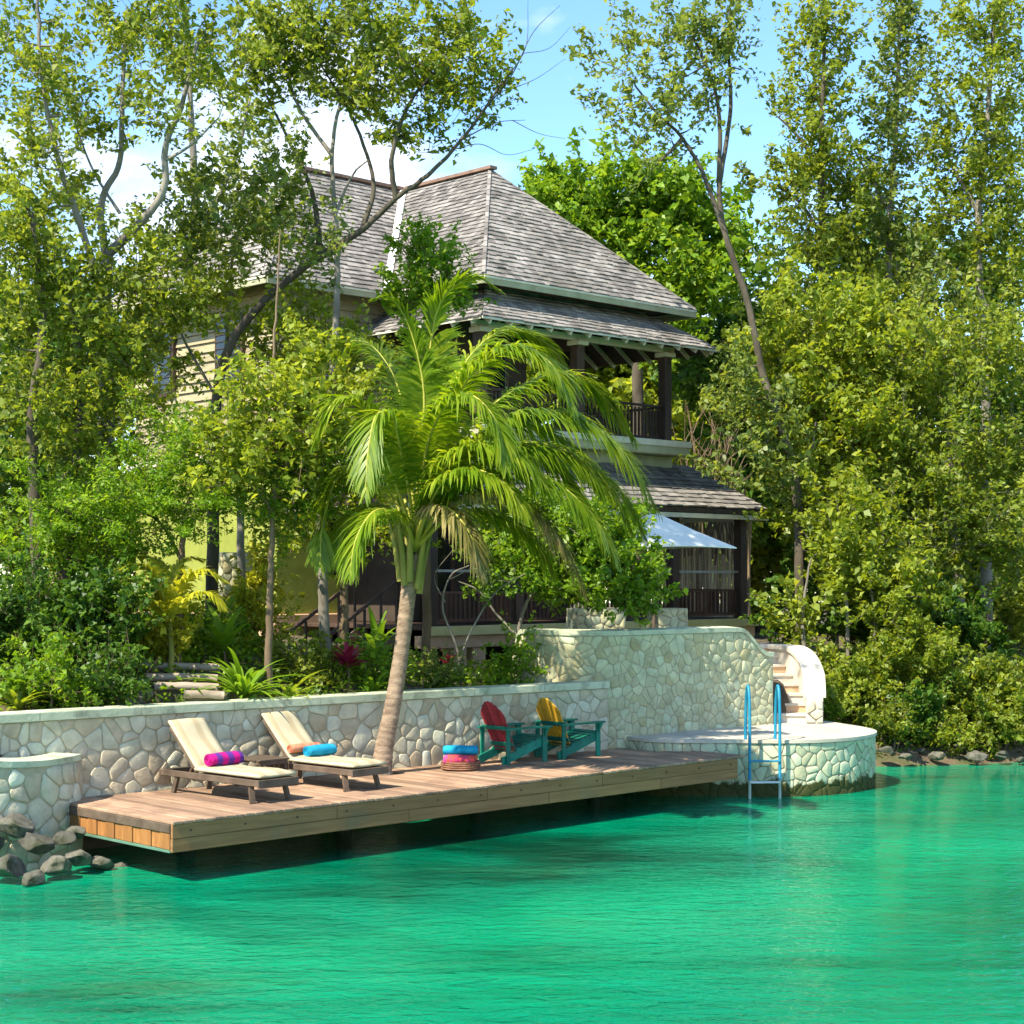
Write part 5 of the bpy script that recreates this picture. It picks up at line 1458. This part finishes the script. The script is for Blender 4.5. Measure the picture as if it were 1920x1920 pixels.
right_tree(25, 'broad tree at the right edge with mixed olive and grey-green leaves', 1800, 36.5,
     [(1800,1150,0),(1790,1000,0),(1780,850,0),(1790,700,0)],
     [(1740,700,36.5,120,110,1.6,86), (1860,700,36.5,110,120,1.6,84), (1760,860,36,130,110,1.6,90), (1880,880,36,100,120,1.5,76), (1800,1000,36,130,90,1.5,76), (1690,960,36.3,90,90,1.4,50), (1890,1040,35.8,80,90,1.3,40)],
     'leaf_olive', 'bark_grey', [[(1790,1000,0),(1720,850,0),(1710,720,0)], [(1785,900,0),(1860,780,0)]], size=.135, group=None, dens=1.05)
right_tree(26, 'leafy tree with pale thin stems low on the right bank, by the stair', 1590, 34.5,
     [(1590,1200,0),(1585,1100,0),(1580,1020,0)],
     [(1575,1060,34.5,60,70,1.1,36), (1620,1080,34.5,90,80,1.2,50), (1590,960,34.8,90,70,1.2,40), (1490,1170,34.6,40,50,.8,12), (1700,1120,34.5,80,80,1.1,40)],
     'leaf_light', 'bark_grey', [[(1690,1290,0),(1690,1200,0),(1680,1100,0)], [(1630,1290,0),(1640,1180,0),(1630,1080,0)], [(1510,1250,0),(1505,1150,0),(1520,1050,0)]], size=.16, spread=.33, r0=.05, group=None, dens=1.1)
right_tree(27, 'dark backdrop tree deep behind the right bank', 1500, 52,
     [(1480,900,0),(1470,700,0),(1480,560,0)],
     [(1400,620,52,110,120,2.4,60), (1480,760,52,140,160,2.4,90), (1640,740,53,150,160,2.4,90), (1820,760,53,150,170,2.4,90), (1420,960,50,120,120,2,60), (1600,980,50,140,120,2.2,70), (1800,1020,50,150,120,2.2,70), (1640,520,54,150,90,2.4,50), (1830,560,54,130,110,2.4,50), (1320,700,52,80,110,2,40)],
     'leaf_dark', 'bark_dark', [[(1480,700,0),(1620,600,0)], [(1480,760,0),(1700,700,0),(1820,640,0)]], size=.30, spread=.62, r0=.25, group=None, dens=1.2)
def far_tree(seed, label, x, d, top, blobs, leaf, dens=1.4):
    return tree('distant_tree', label, 'tree', [([gp(x,0,d), pt(x,1000,d), pt(x+10,(1000+top)/2,d), pt(x,top,d)], .25, .06)], blobs, leaf, 'bark_dark', .36, 60, .80, seed, 'distant trees behind the house', dens=dens)
far_tree(80, 'distant mid green tree seen through the open balcony', 1180, 60, 620, [(1130,730,60,140,110,2.5,60), (1250,780,60,140,130,2.5,70), (1340,900,58,120,140,2.5,70), (1180,900,60,160,120,2.5,60), (1010,720,60,110,90,2.5,50), (1080,660,60,110,60,2.5,30)], 'leaf_light', 2.2)
far_tree(81, 'distant dark tree low behind the right bank', 1880, 58, 900, [(1880,1040,58,150,120,2.5,70), (1720,1080,58,150,90,2.5,60), (1560,1080,58,150,100,2.5,60), (1900,860,58,140,120,2.5,60)], 'leaf_olive')
far_tree(82, 'distant tree low behind the left garden', 40, 56, 900, [(20,980,56,140,130,2.5,70), (180,1020,56,150,110,2.5,70), (330,1000,56,130,120,2.5,50), (10,760,56,120,140,2.5,50)], 'leaf_olive')
far_tree(83, 'distant tree between the porch corner and the right bank', 1420, 56, 700, [(1420,820,56,110,130,2.2,60), (1400,1040,54,130,110,2.2,70), (1480,940,56,120,120,2.2,50)], 'leaf_light')
# dry twig thicket above the porch roof
tw = []
rg = np.random.default_rng(77)
for k in range(46):
    x = rg.uniform(1280,1400); y0 = rg.uniform(900,1000); d = rg.uniform(42,44)
    a = pt(x, y0+60, d); b = pt(x+rg.uniform(-25,25), y0-60, d); c = pt(x+rg.uniform(-50,50), y0-rg.uniform(110,190), d+rg.uniform(-.3,.3))
    tw.append((catmull(np.array([a,b,c]), 4), np.linspace(.028,.006,9)))
bs = gp(1340,0,43)
E = empty('dry_thicket', tuple(bs)); tag(E, 'leafless grey-brown twig thicket above the porch roof', 'shrub')
V, F = tubes_mesh(tw, bs); link('trunk', raw_mesh('trunk', V, F, M['bark_brown'], True), E)

# ---- shrubs: leafy domes on short stems
def shrub(label, x, y, d, rx, ry, rd, n, leaf, seed, size=.12, per=44, spread=.22, name='shrub', category='shrub', group=None, **kw):
    g = gp(x,0,d); c = pt(x,y,d)
    mid = (g+c)/2
    limbs = [([g, mid+np.array([.05,0,0]), c], .035, .012)]
    k = d/FPX
    for a in (-1, 1):
        limbs.append(([g+np.array([.05*a,0,0]), mid+np.array([a*rx*k*.35,0,0]), c+np.array([a*rx*k*.6,0,ry*k*.2])], .025, .008))
    return tree(name, label, category, limbs, [(x,y,d,rx,ry,rd,n)], leaf, 'bark_brown', size, per, spread, seed, group, **kw)
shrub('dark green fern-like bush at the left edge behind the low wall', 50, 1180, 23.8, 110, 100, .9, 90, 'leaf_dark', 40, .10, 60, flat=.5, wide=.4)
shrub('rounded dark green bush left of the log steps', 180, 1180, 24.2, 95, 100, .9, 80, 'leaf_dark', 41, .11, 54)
shrub('light green low bush just behind the cap at far left', 90, 1280, 22.8, 90, 45, .5, 40, 'leaf_bright', 42, .10, 44)
shrub('small green bush left of the log steps just behind the cap', 215, 1290, 23.0, 60, 38, .4, 30, 'leaf_dark', 43, .09, 44)
shrub('yellow-leaved bush above the log steps', 285, 1200, 25.4, 80, 45, .6, 40, 'leaf_yellow', 44, .11, 40)
shrub('mid green bush behind the log steps', 370, 1200, 27.0, 80, 40, .8, 34, 'leaf_bright', 45, .11, 44)
shrub('bright yellow croton bush beside the stone pillar', 470, 1165, 28.6, 55, 48, .5, 34, 'leaf_yellow', 46, .12, 40)
shrub('tall yellow-lit bush against the lime wall corner', 492, 1100, 30.4, 30, 45, .4, 18, 'leaf_yellow', 47, .13, 36)
shrub('dark bush in shade at left under the trees', 110, 1050, 26.2, 120, 90, .9, 50, 'leaf_feather', 48, .12, 48)
shrub('low green bush under the entry stair beside the palm', 700, 1260, 27.2, 55, 45, .5, 26, 'leaf_feather', 50, .10, 40)
shrub('small glossy bush in front of the tall wall end', 955, 1245, 28.3, 34, 48, .35, 20, 'leaf_feather', 51, .10, 34)
shrub('low grey-green bush under the porch beam', 830, 1280, 28.0, 60, 24, .4, 18, 'leaf_bluegreen', 52, .09, 34)
shrub('olive bush between the slender trunk and the red plant', 570, 1265, 26.2, 60, 50, .5, 30, 'leaf_olive', 53, .10, 40)
shrub('yellow-green bush beside the stair parapet', 1600, 1290, 33.4, 70, 60, .7, 44, 'leaf_light', 54, .115, 56)
shrub('large yellow-green bush leaning over the right shore', 1690, 1230, 33.8, 100, 80, .9, 70, 'leaf_light', 55, .115, 58)
shrub('dark green bush at the right shore', 1720, 1350, 33.0, 45, 45, .5, 30, 'leaf_dark', 56, .13, 44)
shrub('broad-leaved bush above the right shore rocks', 1820, 1300, 33.6, 90, 60, .8, 54, 'leaf_olive', 57, .115, 56)
shrub('bush at the right edge above the shore', 1900, 1330, 33.2, 60, 60, .7, 40, 'leaf_light', 58, .13, 44)
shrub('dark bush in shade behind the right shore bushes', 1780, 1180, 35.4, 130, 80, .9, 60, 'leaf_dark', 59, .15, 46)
shrub('low overhanging bush just right of the platform', 1672, 1365, 32.5, 40, 34, .5, 24, 'leaf_olive', 65, .11, 46)
shrub('low overhanging bush at the middle of the right shore', 1775, 1378, 32.9, 55, 34, .5, 30, 'leaf_light', 66, .11, 46)
shrub('low overhanging bush near the right picture edge', 1868, 1382, 33.0, 50, 34, .5, 28, 'leaf_olive', 67, .11, 46)
shrub('small yellow-green bush at the foot of the stair wall', 1555, 1330, 32.3, 30, 34, .4, 14, 'leaf_light', 60, .12, 36)
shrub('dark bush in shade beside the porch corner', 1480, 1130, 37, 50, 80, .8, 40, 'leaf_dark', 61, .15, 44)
shrub('far bush at the right edge closing the gap under the trees', 1880, 1150, 44, 130, 80, 1.5, 60, 'leaf_olive', 63, .22, 50, .40)
shrub('far bush behind the bamboo screen', 1330, 1040, 51, 130, 110, 1.5, 90, 'leaf_olive', 68, .26, 56, .5)
shrub('far bush behind the thin stems on the right bank', 1700, 1150, 45, 120, 70, 1.5, 50, 'leaf_dark', 64, .22, 50, .40)
shrub('tall shade bush behind the thin stems on the right bank', 1640, 1180, 36.4, 110, 90, .9, 56, 'leaf_dark', 62, .15, 46)

# ---- strap-leaved and rosette plants, leaf by leaf
def strap_plant(name, label, category, g, n, length, width, mat, seed, arch=1.0, up=1.0, stem=0.0):
    arch = arch*0.62; width = width*1.3
    rg = np.random.default_rng(seed+900)
    E = empty(name, tuple(g)); tag(E, label, category)
    if stem: MB().tube([(0,0,0),(0.02,0,stem*.5),(0,0.01,stem)], [.025,.022,.018], 6).build('stem', M['bark_brown'], E, True)
    for i in range(n):
        a = i*2.399+rg.uniform(-.3,.3); l = length*rg.uniform(.7,1.15); el = rg.uniform(.35,1.35)
        h = np.array([math.cos(a), math.sin(a), 0]); w = np.array([-math.sin(a), math.cos(a), 0])*width
        p = np.array([0,0,stem*rg.uniform(.75,1.0)]); V = []; ang = el*up
        for k in range(7):
            t = k/6; ww = (0.35,.8,1,.95,.8,.5,.06)[k]
            V += [p-w*ww+np.array([0,0,width*.35*ww]), p, p+w*ww+np.array([0,0,width*.35*ww])]
            p = p+(h*math.cos(ang)+np.array([0,0,math.sin(ang)]))*l/6
            ang -= arch*.30*rg.uniform(.8,1.2)
        F = []
        for k in range(6): F += [(3*k,3*k+1,3*k+4,3*k+3),(3*k+1,3*k+2,3*k+5,3*k+4)]
        link('leaf', raw_mesh('leaf', np.array(V), F, M[mat], True), E)
    return E
strap_plant('strap_leaf_plant', 'large arching strap-leaved plant just behind the cap, right of the log steps', 'plant', gp(455,0,24.2), 44, 1.0, .030, 'leaf_bright', 1, 1.0, 1.0, .32)
strap_plant('strap_leaf_plant', 'smaller strap-leaved plant right of the slender trunk', 'plant', gp(540,0,24.6), 22, .75, .026, 'leaf_light', 2, 1.0, 1.0, .25)
strap_plant('strap_leaf_plant', 'strap-leaved plant behind the cap beside the palm trunk', 'plant', gp(700,0,26.0), 18, .55, .026, 'leaf_bright', 3, 1.0, 1.0, .2)
strap_plant('strap_leaf_plant', 'small strap-leaved tuft far left behind the cap', 'plant', gp(30,0,22.4), 20, .6, .026, 'leaf_light', 4, 1.0, 1.0, .25)
strap_plant('ti_plant', 'dark red ti plant with upright leaves left of the palm trunk', 'plant', gp(652,0,26.4), 26, .42, .042, 'leaf_red', 5, .7, 1.0, .55)
strap_plant('ti_plant', 'small dull red plant under the porch beam', 'plant', gp(838,0,29.2), 14, .30, .03, 'leaf_red', 6, .7, 1.0, .5)
strap_plant('banana_plant', 'broad-leaved green plant by the stair handrail', 'plant', gp(705,0,28.4), 14, .8, .055, 'leaf_bright', 7, .6, 1.2, .5)
strap_plant('banana_plant', 'broad-leaved green plant behind the log steps', 'plant', gp(420,0,26.0), 16, .8, .055, 'leaf_bright', 8, .7, 1.1, .5)
# small yellow palm above the steps
yb = gp(318,0,24.9)
YP = empty('yellow_palm', tuple(yb)); tag(YP, 'small sunlit yellow palm before the stone pillar', 'palm tree')
q0 = pt(318,1165,24.9)
for i, pp in enumerate(([(285,1105,24.8),(235,1085,24.6),(185,1110,24.5)], [(340,1100,24.8),(380,1068,24.6),(425,1090,24.5)], [(325,1085,25.0),(345,1050,25.1),(385,1048,25.2)], [(295,1085,24.7),(265,1060,24.5),(220,1065,24.4)], [(345,1125,24.6),(390,1110,24.4),(420,1140,24.3)], [(290,1130,24.6),(245,1120,24.4),(205,1145,24.3)], [(310,1090,25.1),(290,1050,25.2),(255,1040,25.3)])):
    frond([q0]+[pt(*p) for p in pp], 'leaf_yellow', .40, 60+i, .7, .014, .12, parent=YP, base=yb, step=.026, lw=.026)
MB().tube([(0,0,0), tuple((q0-yb)*.5+np.array([.03,0,0])), tuple(q0-yb)], [.05,.045,.04], 8).build('trunk', M['palm_sheath'], YP, True)

# ---- log steps behind the wall
LS = empty('log_steps', tuple(gp(335,0,24.2))); tag(LS, 'flight of weathered log steps climbing from the low wall into the garden', 'steps')
lb = gp(335,0,24.2)
for k, (x0, x1, y, d) in enumerate(((345,420,1302,23.4),(290,410,1287,23.8),(275,408,1270,24.3),(258,412,1250,24.9))):
    a = pt(x0,y,d)-lb; b = pt(x1,y+2,d+.12)-lb
    PP = catmull(np.array([a, (a+b)/2+np.array([0,0,.012]), b]), 5)
    MB().tube(PP, np.full(len(PP), .058)*(1+.06*np.sin(np.arange(len(PP))*1.7)), 10).build('log', M['log'], LS, True)
    V = np.array([a+(0,.0,-.02), b+(0,.0,-.02), b+(0,.62,.03), a+(0,.62,.03), a+(0,0,-.35), b+(0,0,-.35), b+(0,.62,-.35), a+(0,.62,-.35)])
    MB().add(V, [(0,1,2,3),(4,5,1,0),(5,6,2,1),(7,4,0,3)]).build('step_fill', M['soil'], LS)

# ---- rocks
def rock(c, r, seed, mat='rock', label=None, group='boulders under the wing wall', sq=(1,1,.7), cat='boulder'):
    rg = np.random.default_rng(seed+300)
    import bmesh
    bm = bmesh.new(); bmesh.ops.create_icosphere(bm, subdivisions=4, radius=1.0)
    V = np.array([v.co[:] for v in bm.verts]); F = np.array([[v.index for v in f.verts] for f in bm.faces]); bm.free()
    for k in range(5):
        w = rg.normal(size=3)*rg.uniform(1.5,4); V *= (1+0.07*np.sin(V@w+rg.uniform(0,6)))[:,None]
    for k in range(16):       # chisel flat facets
        nrm = rg.normal(size=3); nrm /= np.linalg.norm(nrm); h = rg.uniform(.5,.85)
        dd = V@nrm; V = V-np.maximum(dd-h, 0)[:,None]*nrm*0.96
    V += 0.012*np.sin(V*17+rg.uniform(0,6,3))*np.sin(V[:,[1,2,0]]*13)
    a = rg.uniform(0,6.28); V *= np.array(sq); V = V@np.array([[math.cos(a),-math.sin(a),0],[math.sin(a),math.cos(a),0],[0,0,1]])
    o = link('boulder', raw_mesh('boulder', V*r, F, M[mat], True), None, tuple(c)); tag(o, label, cat, group)
    return o
RK = [(15,1625,19.9,.34,'pale rounded boulder at the lower left picture edge'), (70,1585,20.25,.28,'grey boulder under the wing wall, right of the pale boulder'), (105,1622,20.1,.24,'yellowish boulder at the waterline below the wing wall'),
      (150,1608,20.4,.22,'brown-green boulder at the waterline under the deck corner'), (25,1550,20.35,.30,'dark cracked boulder against the wing wall'), (60,1650,19.75,.20,'wet boulder at the waterline, lower left'),
      (118,1572,20.5,.20,'boulder wedged against the wing wall near the deck'), (190,1618,20.7,.20,'dark boulder in shade under the deck end'), (-25,1585,20.2,.28,'dark boulder cut by the left picture edge'), (228,1628,21.0,.17,'dark wet boulder beneath the deck end'),
      (140,1560,20.85,.18,'small pale boulder tucked beside the green edge board')]
for i, (x, y, d, r, lb_) in enumerate(RK): rock(pt(x,y,d), r*.86, i, 'rock', lb_)
rgk = np.random.default_rng(9)
rl = ['leftmost rock of the right shore, beside the platform', 'second rock of the right shore from the platform', 'third rock of the right shore from the platform', 'flat pale ledge rock on the right shore below the dark bush', 'rounded shore rock right of the dark bush',
      'flat ledge rock below the broad-leaved bush', 'dark shore rock below the broad-leaved bush', 'pale flat rock near the right picture edge', 'dark rock at the waterline near the right picture edge', 'rightmost rock of the right shore']
for i, (x, y, d, r) in enumerate(((1662,1400,31.9,.24),(1697,1412,32.0,.22),(1672,1375,32.6,.22),(1760,1412,32.2,.30),(1728,1402,32.6,.22),(1830,1412,32.3,.32),(1800,1396,32.9,.22),(1880,1408,32.4,.30),(1915,1418,32.3,.22),(1940,1410,32.6,.32))):
    rock(pt(x,y+6,d), r*.66, 40+i, 'rock', rl[i], 'rocks along the right shore', (1.2,.9,.55), 'rock')
rock(pt(255,1312,23.0), .18, 70, 'rock', 'pale rounded rock just behind the cap beside the log steps', 'garden rocks', (1.1,.9,.8), 'rock')
rock(pt(280,1300,23.2), .10, 71, 'rock', 'small rock at the foot of the log steps', 'garden rocks', (1,.9,.9), 'rock')

# ---- ground cover that nobody could count
def ground_cover(name, label, regions, leaf, seed, size, hgt):
    rg = np.random.default_rng(seed); C = []
    for (x0, x1, d0_, d1_, n) in regions:
        d = rg.uniform(d0_, d1_, n); x = rg.uniform(x0, x1, n); X = (x-960)/FPX*d
        Z = ground_z(X, d); k = Z > 0.15
        C.append(np.stack([X, d, Z+rg.random(n)**1.5*hgt], axis=1)[k])
    V, F = leaf_arrays(rg, np.vstack(C), size, .5, .6)
    o = link(name, raw_mesh(name, V, F, M[leaf])); tag(o, label, 'ground cover', kind='stuff'); TOTAL['leaves'] += len(F)
ground_cover('ground_foliage', 'low mixed green ground plants in the garden behind the low wall', [(-60,760,22.4,30,9000), (760,1000,27.4,31,1400)], 'leaf_feather', 3, .10, .35)
ground_cover('shore_foliage', 'low leafy undergrowth covering the right bank', [(1540,1960,32.6,40,9000), (1440,1560,33.5,40,2000)], 'leaf_olive', 4, .14, .5)
ground_cover('leaf_litter', 'dry brown fallen leaves on the garden soil and the bank', [(200,1000,22.4,31,2500), (1540,1960,32.2,38,3500)], 'leaf_dry', 5, .09, .02)
# the wood that goes on to both sides and behind, one mass
rg = np.random.default_rng(31); C = []
for (x0, x1, y0, y1, n, h0, h1) in ((-34,-13.5,27,46,26,2.5,8.5), (-30,-11.5,22.5,27,16,1.0,4.0), (15,42,37,52,30,2.5,8.5), (13.5,40,34.5,38,18,0.8,3.6), (-26,34,62,76,34,2.0,9.0)):
    for k in range(n):
        c = np.array([rg.uniform(x0,x1), rg.uniform(y0,y1), rg.uniform(h0,h1)]); r = rg.uniform(1.6,3.2)
        q = rg.normal(size=(420,3)); q /= np.linalg.norm(q, axis=1)[:,None]
        P_ = c+q*(rg.random(420)**.4)[:,None]*r*np.array([1,1,.85])
        C.append(P_[P_[:,2] > ground_z(P_[:,0], P_[:,1])+.05])
V, F = leaf_arrays(rg, np.vstack(C), .34, .55, .5)
o = link('woods', raw_mesh('woods', V, F, M['leaf_olive'])); tag(o, 'dense green wood closing the view behind and beside the garden', 'woods', kind='stuff'); TOTAL['leaves'] += len(F)
print('leaves', TOTAL)
